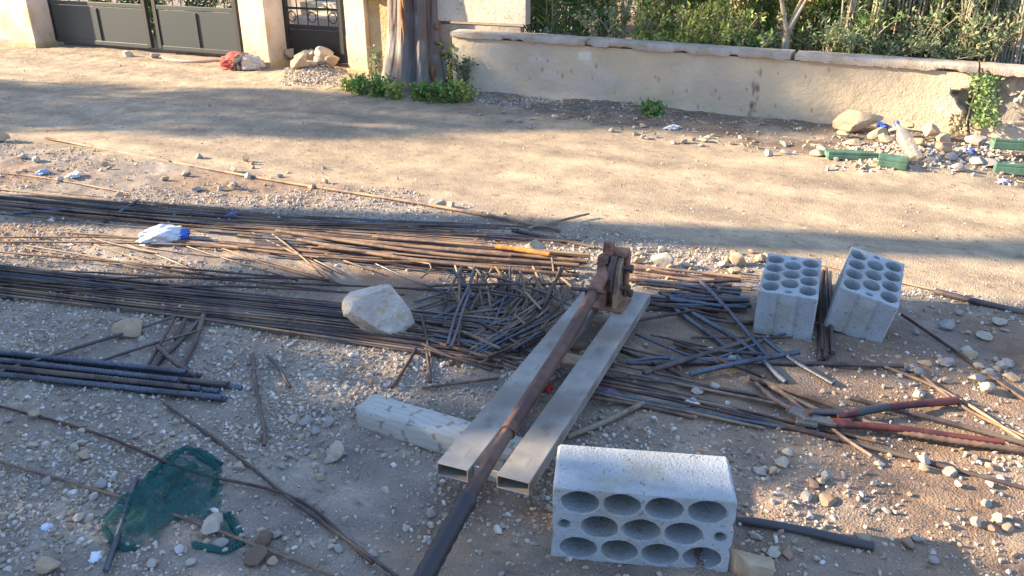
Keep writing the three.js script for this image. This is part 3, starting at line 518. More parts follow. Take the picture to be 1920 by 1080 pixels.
  part('wire', rod([V(sa - 0.44, 0.8, -1.485), V(sa + 0.6, 0.8, -1.485)], 0.004, 5), M.stem, S);
  // greenery seen through the driveway gate
  for (let i = 0; i < 9; i++) { const a = mix(gA + 0.2, gB - 0.1, i / 8) - rr(0.3, 0.8); shrub('garden_shrub', 'leafy green shrub seen through the driveway gate scrolls', 'plant', 'shrubs behind the driveway gate', road(a, rr(-1.9, -2.7), 0.03), { stems: 9, leaves: 700, l: 0.12, lw: 0.045, up: 0.3, spread: 0.16, w: 0.9, h: rr(1.1, 1.5), cols: i % 3 ? GREEN : YELL }); }
  // weeds round the trunk, the wall foot and the pillar
  const weed = (px, py, h, w, n, cols, label, lw = 0.03, l = 0.045) => { const p = at(px, py); p.y = gh(p.x, p.z) - 0.01; shrub('weed_plant', label, 'plant', 'weeds at the trunk and wall foot', p, { stems: 14, leaves: n, l, lw, up: 0.5, spread: 0.05, w, h, cols, dry: 0.03 }); };
  const wl = 'broad-leaved green weed growing round the foot of the eucalyptus';
  for (const [px, py, h, w] of [[655, 170, 0.1, 0.2], [682, 178, 0.15, 0.28], [712, 182, 0.17, 0.28], [742, 186, 0.13, 0.22], [790, 192, 0.13, 0.22], [812, 194, 0.15, 0.26], [845, 196, 0.15, 0.24], [868, 196, 0.16, 0.26]]) weed(px, py, h, w, 480, rnd() < 0.4 ? YELL : GREEN, wl);
  weed(850, 172, 0.4, 0.35, 620, DARK.concat(GREEN), 'tall dark leafy weed between the trunk and the garden wall');
  weed(873, 180, 0.32, 0.3, 380, DARK.concat(GREYG), 'dusty grey-green weed climbing the end of the garden wall');
  weed(1222, 226, 0.09, 0.16, 420, GREEN, 'small lone green weed at the foot of the shaded wall');
  weed(518, 122, 0.3, 0.2, 200, GREYG, 'sparse olive weed against the pillar of the narrow gate');
  weed(708, 150, 0.32, 0.14, 160, GREYG, 'thin upright seeding weed in front of the yellow ledge wall');
  // creeper on the broken corner
  const C = wallFrame('wall_creeper', 'grey-green creeper with a dark woody stem over the broken wall corner', 'plant'), list2 = [];
  const st = [[1832, 290], [1816, 245], [1822, 195], [1843, 150], [1842, 128]].map(([x, y]) => { const [a, yy] = onWall(x, y, 0.03); return V(a, yy, 0.04); });
  const sp = curveP(st, 20); part('stems', rod(sp, (q) => mix(0.011, 0.006, q), 7), std({ color: rgb(0.07, 0.055, 0.045), roughness: 0.9 }), C);
  for (let i = 0; i < 900; i++) { const lower = rnd() < 0.25, [a, y] = lower ? onWall(rr(1780, 1815), rr(215, 280), 0.04) : onWall(1848 + 26 * (rnd() + rnd() - 1) + 10 * Math.sin(i), mix(142, 236, rnd()), 0.05); if (lower && rnd() < 0.5) continue; list2.push({ p: V(a, y, rr(0.015, 0.1)), d: rdir(0.1), n: V(rr(-0.5, 0.5), rr(-0.2, 0.8), 1), l: rr(0.02, 0.038), w: rr(0.012, 0.02), c: jit(lower ? [0.24, 0.22, 0.11] : pick(GREYG.concat(GREEN))) }); }
  part('foliage', leafGeo(list2), M.leaf, C);
}

// ---------------------------------------------------------------- trees along the yard, outside the picture, that shade it
function leafyTree(name, label, pos, o) {
  const g = thing(name, label, 'tree', o.group, pos), list = [];
  part('trunk', rod(curveP([V(0, -0.1, 0), V(0.06, o.y0 + 0.4, 0.03), V(0, o.y1 * 0.9, 0)], 10), (q) => mix(o.r, 0.03, q), 10), M.bark, g);
  for (let i = 0; i < 5; i++) { const y = mix(o.y0, o.y1, 0.2 + 0.13 * i), t = i * 2.4; part('limb', rod([V(0, y - 0.2, 0), V(Math.cos(t) * o.rx * 0.7, y + 0.2, Math.sin(t) * o.rz * 0.7)], (q) => mix(0.04, 0.01, q), 6), M.bark, g); }
  const clumps = []; for (let i = 0; i < o.clumps; i++) { const t = (i + rnd()) / o.clumps, k = 1 - (o.taper || 0) * t, zz = clamp(((i * 0.618034) % 1) * 2 - 1 + rr(-0.12, 0.12), -1, 1); clumps.push(V(o.rx * k * rr(-0.9, 0.9), mix(o.y0, o.y1, t), (o.rz * zz * k) + (o.lean || 0) * t)); }
  for (let i = 0; i < o.leaves; i++) { const c = pick(clumps), q = rdir().multiplyScalar(o.cr * Math.pow(rnd(), 0.6)); list.push({ p: c.clone().add(q), d: rdir(-0.2), n: rdir(0.4), l: rr(0.8, 1.2) * o.l, w: o.l * 0.5, c: jit(pick([[0.05, 0.09, 0.03], [0.07, 0.11, 0.04]])) }); }
  part('crown', leafGeo(list), M.leafPlain, g);
}
seed = 4242;
const shadeAt = (x, s) => V(x, 0, -(s - 0.105 * x));   // s: offset across the sun's direction
eucalyptus('slender grey eucalyptus beside the rebar yard', shadeAt(-8.5, 3.76), 0.26, 6.0, [[1, 0.1, 0.3], [3, 0.1, 0.3]], 0, 2000);
leafyTree('leafy_tree', 'dense tree whose crown shades the dirt road and garden wall', shadeAt(-13, 6.95), { y0: 2.4, y1: 6.2, rx: 0.8, rz: 0.74, taper: 0.25, lean: 0.2, cr: 0.25, clumps: 72, leaves: 7600, l: 0.14, r: 0.1 });
leafyTree('leafy_tree', 'sparse tree with open crown beside the dirt road', shadeAt(-11.5, 5.95), { y0: 2.3, y1: 4.2, rx: 0.6, rz: 0.3, cr: 0.22, clumps: 16, leaves: 1500, l: 0.13, r: 0.07 });
leafyTree('cypress_tree', 'narrow dense cypress beside the rebar yard', shadeAt(-7.5, 2.74), { y0: 0.1, y1: 5.6, rx: 0.4, rz: 0.21, cr: 0.18, clumps: 110, leaves: 9500, l: 0.13, r: 0.09 });
leafyTree('yard_shrub', 'broad low shrub between the cypress and the big yard tree', shadeAt(-6.2, 2.3), { y0: 0.05, y1: 1.86, rx: 0.4, rz: 0.38, cr: 0.19, clumps: 74, leaves: 7000, l: 0.13, r: 0.05 });
leafyTree('yard_shrub', 'tall dense shrub beside the big yard tree', shadeAt(-6.6, 1.82), { y0: 0.05, y1: 2.5, rx: 0.4, rz: 0.16, cr: 0.18, clumps: 60, leaves: 5000, l: 0.13, r: 0.05 });
leafyTree('leafy_tree', 'small open tree between the cypress and the big yard tree', shadeAt(-9.6, 2.2), { y0: 3.5, y1: 3.85, rx: 0.4, rz: 0.16, cr: 0.17, clumps: 5, leaves: 420, l: 0.12, r: 0.02 });
leafyTree('leafy_tree', 'big dense tree shading the cutter and the hollow blocks', shadeAt(-7.4, 0.72), { y0: 0.1, y1: 5.6, rx: 0.7, rz: 0.72, cr: 0.31, clumps: 210, leaves: 21000, l: 0.16, r: 0.14 });
leafyTree('leafy_tree', 'second dense tree standing behind the big yard tree', shadeAt(-6.6, -1.0), { y0: 0.2, y1: 5.2, rx: 0.8, rz: 1.0, cr: 0.38, clumps: 90, leaves: 9000, l: 0.17, r: 0.14 });

seed = 9191;
// ---------------------------------------------------------------- hollow concrete blocks
const BL = 0.4, BW = 0.2, BH = 0.168;
function blockGeo() {
  const s = new THREE.Shape(), hw = BL / 2, hh = BW / 2, gr = 0.007, c = 0.006;
  s.moveTo(-hw + c, -hh); s.lineTo(hw - c, -hh); s.lineTo(hw, -hh + c);
  for (const y of [-BW / 6, BW / 6]) { s.lineTo(hw, y - 0.016); s.quadraticCurveTo(hw - gr * 0.3, y - 0.006, hw - gr, y); s.quadraticCurveTo(hw - gr * 0.3, y + 0.006, hw, y + 0.016); }
  s.lineTo(hw, hh - c); s.lineTo(hw - c, hh); s.lineTo(-hw + c, hh); s.lineTo(-hw, hh - c);
  for (const y of [BW / 6, -BW / 6]) { s.lineTo(-hw, y + 0.016); s.quadraticCurveTo(-hw + gr * 0.3, y + 0.006, -hw + gr, y); s.quadraticCurveTo(-hw + gr * 0.3, y - 0.006, -hw, y - 0.016); }
  s.lineTo(-hw, -hh + c); s.closePath();
  const holes = [], el = (x, y, rx, ry) => { const p = new THREE.Path(); p.absellipse(x, y, rx, ry, 0, Math.PI * 2, true); s.holes.push(p); holes.push([x, y]); };
  const px = 0.0925, rx = 0.0412, ry = 0.0294, py = 0.0638;
  for (const y of [py, -py]) for (let i = 0; i < 4; i++) el((i - 1.5) * px, y + 0.001 * (i % 2), rx, ry);
  for (let i = -1; i <= 1; i++) el(i * px, 0, rx, ry);
  for (const q of [-1, 1]) el(q * 0.172, 0, 0.0135, 0.0125);
  const body = new THREE.ExtrudeGeometry(s, { depth: BH - 0.008, bevelEnabled: true, bevelSize: 0.003, bevelThickness: 0.004, bevelSegments: 2, curveSegments: 16, bevelOffset: -0.003 }).translate(0, 0, -BH / 2 + 0.004);
  const plate = rbox(BL - 0.03, BW - 0.02, 0.012, 0, 0, -BH / 2 + 0.014, 0.002);
  const q = join([body, plate]).toNonIndexed ? join([body, plate]) : body, p = q.attributes.position;
  for (let i = 0; i < p.count; i++) { const x = p.getX(i), y = p.getY(i), z = p.getZ(i); p.setXYZ(i, x + 0.007 * (fbm(x * 45, y * 45, z * 30, 3) - 0.5), y + 0.007 * (fbm(x * 45 + 9, y * 45, z * 30, 3) - 0.5), z + 0.005 * (fbm(x * 40, y * 40 + 5, z * 30, 3) - 0.5)); }
  return boxUV(q, 0.45);
}
const bg = blockGeo();
{ // lying on its long side, holes towards the cutter handle end
  const b = solo('hollow_block', bg, M.block, 'hollow concrete block lying on its side beside the cutter beams, holes showing', 'block', 'hollow concrete blocks');
  const f0 = at(1033, 920, BW), f1 = at(1386, 948, BW), dir = f1.clone().sub(f0), yaw = -Math.atan2(dir.z, dir.x), mid = f0.clone().add(f1).multiplyScalar(0.5);
  b.rotation.y = yaw; const nrm = V(Math.sin(yaw), 0, Math.cos(yaw)); b.position.copy(mid).addScaledVector(nrm, -BH / 2); b.position.y = gh(b.position.x, b.position.z) + BW / 2 - 0.002;
  // two standing with the holes up
  const stand = (label, cA, cB, tilt, dy) => { const o = solo('hollow_block', bg, M.block, label, 'block', 'hollow concrete blocks'); const d = cB.clone().sub(cA), yw = Math.atan2(d.z, d.x), n = V(-Math.sin(yw), 0, Math.cos(yw)).multiplyScalar(-1), c = cA.clone().add(cB).multiplyScalar(0.5).addScaledVector(n, BL / 2);
    // local x (length) goes away from us, local z (hole axis) up
    const X = n.clone(), Z = V(0, 1, 0), Y = Z.clone().cross(X), m = new THREE.Matrix4().makeBasis(X, Y, Z); o.quaternion.setFromRotationMatrix(m); const tq = new THREE.Quaternion().setFromAxisAngle(V(d.x, 0, d.z).normalize(), tilt[0]).multiply(new THREE.Quaternion().setFromAxisAngle(n, tilt[1])); o.quaternion.premultiply(tq); o.position.set(c.x, gh(c.x, c.z) + BH / 2 + dy, c.z); return o; };
  stand('hollow concrete block standing upright with holes up, next to the tilted block', at(1411, 634), at(1518, 651), [0, 0], 0);
  stand('hollow concrete block leaning with its holes tipped towards the cutter', at(1556, 638), at(1650, 656), [0.05, 0.2], 0.016);
}

// ---------------------------------------------------------------- rebar cutter on its two steel beams
{
  const n0 = at(850, 872, 0.13), f0 = at(1122, 552, 0.1), n1 = at(957, 905, 0.13), f1 = at(1188, 548, 0.1);
  const nm = n0.clone().add(n1).multiplyScalar(0.5), fm = f0.clone().add(f1).multiplyScalar(0.5), len = nm.distanceTo(fm) + 0.02, dir = fm.clone().sub(nm).normalize();
  const o = new THREE.Group(); o.name = 'rebar_cutter'; scene.add(o); tag(o, 'rusty manual rebar cutter with a long pipe handle on two steel beams', 'cutter');
  // local: x across, y up, z towards the handle end; origin under the far end of the beams
  const zAx = dir.clone().negate(), xAx = V(0, 1, 0).cross(zAx).normalize(), yAx = zAx.clone().cross(xAx); const mtx = new THREE.Matrix4().makeBasis(xAx, yAx, zAx); o.quaternion.setFromRotationMatrix(mtx); o.position.set(fm.x, 0.1, fm.z); o.updateMatrixWorld(true);
  const inv = o.matrixWorld.clone().invert(), loc = (p) => p.clone().applyMatrix4(inv);
  const gap = loc(n1).x - loc(n0).x, xc = (loc(n1).x + loc(n0).x) / 2, bw = 0.086, bh = 0.038, t = 0.004;
  const channel = (x, L, z0) => { // hollow beam: four plates, open at the end
    const g = []; const zc = z0 + L / 2;
    g.push(rbox(bw, t, L, x, -t / 2, zc, 0.002, 0.5), rbox(bw, t, L, x, -bh + t / 2, zc, 0.002, 0.5), rbox(t, bh - 2 * t - 0.001, L, x - bw / 2 + t / 2, -bh / 2, zc, 0.002, 0.5), rbox(t, bh - 2 * t - 0.001, L, x + bw / 2 - t / 2, -bh / 2, zc, 0.002, 0.5)); return join(g); };
  const xl = xc - gap / 2, xr = xc + gap / 2;
  part('beam', channel(xl, len, -0.02), M.beam, o);
  part('beam', channel(xr, len + 0.02, -0.05), M.beam, o);
  part('end_brace', rbox(gap - bw - 0.002, 0.032, 0.006, xc, -0.02, len - 0.05, 0.002, 0.5), M.beam, o);
  part('end_brace', rbox(gap - bw - 0.002, 0.012, 0.07, xc, -0.03, len * 0.42, 0.002, 0.5), M.headTan, o);
  // shear head
  const hz = 0.1, hx = xc + 0.005;
  part('base_plate', rbox(gap - bw + 0.07, 0.012, 0.17, xc + 0.01, 0.0066, hz + 0.01, 0.003, 0.3), M.head, o);
  const plate = (x, th, prof, m) => { const s = new THREE.Shape(prof.map(([z, y]) => new THREE.Vector2(z, y))); const g = new THREE.ExtrudeGeometry(s, { depth: th, bevelEnabled: true, bevelSize: 0.003, bevelThickness: 0.003, bevelSegments: 1 }); g.rotateY(-Math.PI / 2).translate(x + th / 2, 0, 0); return boxUV(toCreasedNormals(g, 0.6), 0.25); };
  // profile in (z, y): z positive towards the handle
  part('side_plate', plate(hx + 0.038, 0.016, [[-0.03 + hz, 0.013], [0.075 + hz, 0.013], [0.07 + hz, 0.1], [0.045 + hz, 0.19], [0.01 + hz, 0.215], [-0.045 + hz, 0.2], [-0.05 + hz, 0.1]], 0), M.headTan, o);
  part('side_plate', plate(hx - 0.012, 0.016, [[-0.04 + hz, 0.013], [0.07 + hz, 0.013], [0.066 + hz, 0.09], [0.03 + hz, 0.16], [-0.02 + hz, 0.19], [-0.05 + hz, 0.15]], 0), M.head, o);
  part('moving_jaw', plate(hx + 0.013, 0.02, [[-0.06 + hz, 0.08], [0.02 + hz, 0.06], [0.09 + hz, 0.09], [0.1 + hz, 0.15], [0.03 + hz, 0.225], [-0.02 + hz, 0.235], [-0.065 + hz, 0.19]], 0), M.rustDark, o);
  part('jaw_block', rbox(0.04, 0.075, 0.05, hx - 0.036, 0.185, hz + 0.02, 0.006, 0.2), M.head, o);
  part('jaw_block', rbox(0.045, 0.07, 0.035, hx - 0.018, 0.245, hz + 0.005, 0.006, 0.2), M.head, o);
  part('link_arm', rbox(0.034, 0.11, 0.05, hx - 0.038, 0.095, hz + 0.055, 0.008, 0.2), M.headTan, o);
  part('blade', rbox(0.012, 0.03, 0.05, hx - 0.012, 0.212, hz + 0.03, 0.002, 0.2), M.greySteel, o);
  part('cap_block', rbox(0.07, 0.022, 0.06, hx + 0.028, 0.235, hz - 0.015, 0.006, 0.2), M.head, o);
  part('outer_strap', rbox(0.012, 0.2, 0.045, hx + 0.062, 0.135, hz - 0.02, 0.004, 0.2), M.head, o);
  for (const [y, z] of [[0.17, 0.0], [0.09, 0.03], [0.05, -0.02]]) { const b = part('bolt', new THREE.CylinderGeometry(0.013, 0.013, 0.13, 6).rotateZ(Math.PI / 2).translate(hx + 0.012, y, hz + z), M.rustDark, o); part('bolt_head', new THREE.CylinderGeometry(0.018, 0.018, 0.014, 6).rotateZ(Math.PI / 2).translate(hx + 0.083, y, hz + z), M.rustDark, b); }
  for (const c of o.children) if (!c.name.startsWith('beam') && c.name !== 'end_brace') for (const m of [c, ...c.children]) m.geometry.translate(-hx, 0, -hz).scale(0.84, 0.84, 0.88).translate(hx, 0.002, hz);
  // handle: thick pipe, thinner inner pipe, black grip sleeve
  const h0 = V(hx - 0.02, 0.135, hz + 0.03), hN = loc(at(786, 1104, 0.2)), hp = (q) => h0.clone().lerp(hN, q);
  const bend = (q0, q1, n = 14) => Array.from({ length: n + 1 }, (_, i) => { const q = mix(q0, q1, i / n), p = hp(q); p.x += 0.008 * Math.sin(q * 6); return p; });
  part('handle_socket', rod(bend(-0.02, 0.13, 6), (q) => 0.0235 + 0.004 * (q > 0.85 || q < 0.1), 14), M.head, o);
  part('handle_pipe', rod(bend(0.1, 0.66, 20), (q, l) => 0.0185 + 0.0016 * n3(l * 12, 1, 2), 16), M.pipe, o);
  part('pipe_collar', rod(bend(0.645, 0.665, 3), 0.0203, 14), M.pipe, o);
  part('inner_pipe', rod(bend(0.66, 0.86, 8), 0.0155, 14), M.rustDark, o);
  part('grip', rod(bend(0.83, 1.0, 16), (q, l, i) => 0.0195 + 0.0022 * (i % 2) + 0.003 * (q < 0.1), 14), M.black, o);
  part('pin', rod([hp(0.13).add(V(-0.07, 0.01, 0)), hp(0.13).add(V(0.05, 0.012, 0))], 0.007, 7), M.rustDark, o);
}
{ // timber packing piece under the beams
  const a = at(690, 756, 0.07), b = at(905, 822, 0.07), d = b.clone().sub(a), len = d.length() + 0.12;
  const g = new THREE.BoxGeometry(len, 0.078, 0.1, 60, 5, 8); const p = g.attributes.position;
  for (let i = 0; i < p.count; i++) { const x = p.getX(i), y = p.getY(i), z = p.getZ(i), e = (Math.abs(y) > 0.038 ? 1 : 0) + (Math.abs(z) > 0.049 ? 1 : 0) + (Math.abs(x) > len / 2 - 0.003 ? 1 : 0); const k = e > 1 ? 0.9 : 1; p.setXYZ(i, x + (e > 1 ? 0.012 : 0.004) * (n3(y * 40, z * 40, x * 9) - 0.5), y * k + 0.006 * (fbm(x * 20, z * 9, 3, 3) - 0.5), z * k + 0.006 * (fbm(x * 20, y * 9, 5, 3) - 0.5)); }
  const m = a.clone().add(b).multiplyScalar(0.5).addScaledVector(d.clone().normalize(), 0.05); m.y = gh(m.x, m.z) + 0.034;
  const o = solo('timber_block', boxUV(toCreasedNormals(g, 0.7), 0.4), M.timber, 'weathered whitish square timber lying under the cutter beams', 'timber', undefined, m); o.rotation.y = -Math.atan2(d.z, d.x);
}

// ---------------------------------------------------------------- rebar
const tone = (m) => ({ [M.steel.uuid]: 'dark grey', [M.rustDark.uuid]: 'dark rusty', [M.steelBlue.uuid]: 'blue-grey', [M.rust.uuid]: 'rusty brown', [M.rustPale.uuid]: 'dusty brown', [M.stonePale.uuid]: 'pale', [M.stoneTan.uuid]: 'tan', [M.stoneGrey.uuid]: 'grey', [M.stoneRed.uuid]: 'reddish' })[m.uuid] || '';
const look = (label, m, r) => label.replace('{c}', tone(m)).replace('{t}', r >= 0.0062 ? 'thick' : r >= 0.0048 ? 'slim' : 'thin');
// ends in photograph measurements on the ground; lift raises a bar lying on others
function rebar(ends, r, m, label, group, { lift = [0, 0], rib = false, wob = 0.016, name = 'rebar', radial = 7 } = {}) {
  const p = ends.map(([x, y], i) => { const q = at(x, y); q.y = ghLow(q.x, q.z) + r * 0.7 + mix(lift[0], lift[1], i / (ends.length - 1)); return q; });
  return barGeo(p, r, m, label, group, rib, wob, name, radial);
}
function barGeo(p, r, m, label, group, rib, wob, name, radial = 7) {
  label = look(label, m, r);
  let len = 0; for (let i = 1; i < p.length; i++) len += p[i].distanceTo(p[i - 1]);
  const n = rib ? Math.max(8, Math.min(900, Math.round(len / 0.0065))) : Math.max(3, Math.round(len / 0.07)), k = rnd() * 100;
  const c = p.length > 2 ? new THREE.CatmullRomCurve3(p) : new THREE.LineCurve3(p[0], p[1]), mid = p[0].clone().lerp(p[p.length - 1], 0.5), pts = [];
  for (let i = 0; i <= n; i++) { const q = c.getPoint(i / n), s = len * i / n, e = Math.sin(Math.PI * i / n); q.x += wob * e * 2 * (fbm(s * 1.4, k, 1, 2) - 0.5); q.z += wob * e * 3 * (fbm(s * 1.2, k, 5, 2) - 0.5); q.y += wob * 0.4 * (fbm(s * 2, k, 9, 2) - 0.5); pts.push(q.sub(mid)); }
  const g = rod(pts, rib ? (q, l, i) => r * (i % 2 ? 1.16 : 0.86) : r, radial);
  return solo(name, g, m, label, 'rebar', group, mid);
}
const BARS = [M.rust, M.rustPale, M.rust, M.steel, M.rustDark, M.steelBlue];   // mill scale and rust, mixed alike in every pile
// lone long bar at the road edge
rebar([[86, 263], [110, 268], [500, 338], [820, 393], [1050, 437]], 0.0085, M.rustPale, 'long ribbed rebar lying alone along the edge of the dirt road', undefined, { rib: true, wob: 0.003, lift: [0.008, 0.008] });
rebar([[960, 436], [1115, 467]], 0.009, M.steel, 'thick dark rebar running from the road edge to the cutter head', undefined, { rib: true });
{ const p = [at(990, 434), at(1104, 408)]; p.forEach((q) => (q.y = ghLow(q.x, q.z) + 0.012)); p[1].y += 0.01; solo('wooden_stick', rod(lineP(p[0], p[1], 8).map((q) => q.sub(p[0])), (q) => 0.009 - 0.003 * q, 6), M.stick, 'pale wooden stick lying across the road edge beside the cutter head', 'stick', undefined, p[0]); }
// fan of dark bars, upper pile
const upper = '{t} {c} rebar in the shaded upper pile between road edge and plastic bag';
for (let i = 0; i < 46; i++) { const q = i / 45, y0 = 360 + 34 * q + rr(-9, 9), x0 = i % 3 ? -90 : rr(20, 360); const yl = x0 < 0 ? y0 : y0 + x0 * 0.09; const x1 = rr(760, 1110); rebar([[x0, yl], [x1 * 0.45, yl + (x1 * 0.45 - x0) * 0.095], [x1, 408 + (x1 - 700) * 0.11 + 52 * q + rr(-14, 14)]], rr(0.0024, 0.0042), pick(BARS), upper, 'upper rebar pile', { lift: [0.004 * (i % 5), 0.005 * (i % 6)] }); }
rebar([[27, 407], [160, 401]], 0.009, M.steelBlue, 'short dark rebar offcut lying apart at the edge of the upper pile', 'dark offcuts on the upper pile', { lift: [0.004, 0.01] });
rebar([[190, 425], [260, 386]], 0.008, M.steelBlue, 'short dark rebar offcut lying crosswise over the upper pile', 'dark offcuts on the upper pile', { lift: [0.004, 0.02] });
// sunlit middle bundle
const midL = '{t} {c} rebar in the sunlit bundle running towards the cutter head';
for (let i = 0; i < 62; i++) { const q = i / 61, x0 = rr(360, 660), x1 = rr(880, 1120); rebar([[x0, 424 + (x0 - 380) * 0.085 + 52 * q + rr(-4, 4)], [x1, 470 + (x1 - 880) * 0.07 + 52 * q * (1 - 0.0012 * (x1 - 880)) + rr(-4, 4)]], rr(0.0032, 0.0054), pick(BARS), midL, 'sunlit rebar bundle', { lift: [0.006 * (i % 4), 0.008 * (i % 5)] }); }
const ribL = 'ribbed {c} rebar on top of the sunlit bundle';
for (const [e, r] of [[[[520, 452], [840, 498], [1085, 520]], 0.0085], [[[640, 470], [960, 502]], 0.008], [[[560, 470], [760, 505], [1085, 540]], 0.0085], [[[600, 484], [740, 500]], 0.0075], [[[860, 485], [1100, 512]], 0.008], [[[700, 462], [1105, 500]], 0.007]]) rebar(e, r, pick([M.rustPale, M.rust]), ribL, 'ribbed bars on the sunlit bundle', { rib: true, lift: [0.035, 0.045], wob: 0.003 });
rebar([[930, 487], [1030, 505]], 0.012, std({ color: rgb(0.55, 0.28, 0.05), map: T.rust, roughness: 0.7 }), 'bright orange rusted flat bar on the sunlit bundle', undefined, { lift: [0.05, 0.055], name: 'rusted_bar', radial: 5 });
rebar([[730, 510], [800, 514], [808, 530], [790, 546]], 0.0035, M.rustPale, 'thin hooked wire on the sunlit bundle behind the boulder', undefined, { lift: [0.04, 0.05], name: 'bent_wire' });
// pale thin rods fanning out in front of the bundle
const fan = '{t} {c} rod fanning out between the plastic bag and the boulder';
for (const e of [[160, 458, 372, 532], [240, 466, 376, 526], [335, 448, 622, 545], [470, 438, 642, 525], [170, 452, 300, 492], [270, 470, 480, 500], [330, 462, 560, 540], [460, 436, 625, 528], [480, 442, 700, 520], [300, 455, 600, 500], [420, 480, 640, 545], [50, 470, 350, 530], [560, 500, 640, 545], [610, 460, 840, 560]]) rebar([[e[0], e[1]], [e[2], e[3]]], rr(0.003, 0.0048), pick(BARS), fan, 'pale rods fanning out', { lift: [0.004, rr(0.01, 0.03)] });
rebar([[512, 452], [610, 540]], 0.004, M.rust, fan, 'pale rods fanning out', { lift: [0.02, 0.03] });
for (const e of [[-40, 452, 300, 458, 640, 488], [-40, 460, 330, 468, 700, 500], [120, 440, 420, 470, 800, 500]]) rebar([[e[0], e[1]], [e[2], e[3]], [e[4], e[5]]], 0.0048, M.rust, 'thin rusty rebar running past the white plastic bag', 'rods beside the bag', { lift: [0.006, 0.014] });
rebar([[-40, 330], [60, 338], [245, 368]], 0.004, M.rustPale, 'thin dusty brown rod lying on the sunlit gravel by the road edge', 'rods on the sunlit gravel', { lift: [0.005, 0.005] });
rebar([[-40, 358], [110, 372], [300, 392]], 0.004, M.rustPale, 'thin dusty brown rod lying on the sunlit gravel by the road edge', 'rods on the sunlit gravel', { lift: [0.005, 0.005] });
// long dark lower pile running under the cutter and on towards the bolt cutter
const low = 'long {t} {c} rebar in the lower pile under the boulder';
for (let i = 0; i < 56; i++) { const q = i / 55, s = rr(-4, 4); const y0 = 500 + 48 * q + s * 2.5, ye = 622 + 72 * q * q + rr(-14, 14), xe = i % 4 === 0 ? rr(560, 800) : rr(880, 990); const k = (xe + 90) / 1050; rebar([[-90, y0], [420, mix(y0, ye, 0.44) + 6], [xe, mix(y0, ye, k)]], rr(0.0026, 0.005), pick(BARS), low, 'lower rebar pile', { lift: [0.006 * (i % 5), 0.006 * (i % 4)] }); }
for (const e of [[-60, 548, 240, 540, 560, 542], [110, 560, 400, 556, 760, 570], [-60, 478, 300, 516, 620, 545], [50, 470, 300, 520, 640, 565], [100, 520, 480, 545, 820, 560]]) rebar([[e[0], e[1]], [e[2], e[3]], [e[4], e[5]]], 0.0045, M.rustDark, 'thin dark rebar crossing over the lower pile at a slant', 'bars crossing the lower pile', { lift: [0.02, 0.03] });
const beyond = '{t} {c} rebar fanning out from under the cutter past the hollow block';
for (const [x0, y0, x1, y1, r] of [[1085, 712, 1960, 932, 0.0065], [1090, 722, 1640, 838, 0.005], [1095, 730, 1520, 812, 0.005], [1090, 738, 1570, 836, 0.005], [1085, 745, 1480, 815, 0.006], [1090, 700, 1960, 868, 0.005], [1100, 752, 1430, 815, 0.005], [1100, 690, 1560, 792, 0.005], [1100, 716, 1600, 830, 0.0045], [1080, 760, 1300, 795, 0.006], [1110, 704, 1500, 770, 0.0045]]) rebar([[x0, y0], [x1, y1]], r, pick(BARS), beyond, 'rebar fanning out past the block', { lift: [rr(0.01, 0.03), 0.004] });
// blue-grey bundle
for (let i = 0; i < 11; i++) { const q = i / 10, xe = rr(330, 470); rebar([[-80, 664 + 44 * q], [xe, 726 + 44 * q - (470 - xe) * 0.12 + rr(-3, 3)]], 0.0095, i % 4 ? M.steelBlue : M.steel, 'thick ribbed {c} rebar in the tight bundle near the green net', 'blue-grey bundle', { rib: true, lift: [0.012 * (i % 3), 0.01 * (i % 3)], wob: 0.003 }); }
// crossed offcuts left of the boulder
for (const e of [[335, 612, -20, 722, 0.006], [385, 608, 340, 708, 0.009], [375, 618, 285, 705, 0.008], [350, 615, 330, 650, 0.007], [300, 670, 370, 725, 0.0085], [330, 620, 275, 708, 0.006], [375, 640, 190, 690, 0.005]]) rebar([[e[0], e[1]], [e[2], e[3]]], e[4], pick([M.rustDark, M.steel]), '{t} {c} rebar offcut in the crossed heap behind the tight blue-grey bundle', 'crossed offcuts', { lift: [rr(0.01, 0.03), rr(0.004, 0.02)] });
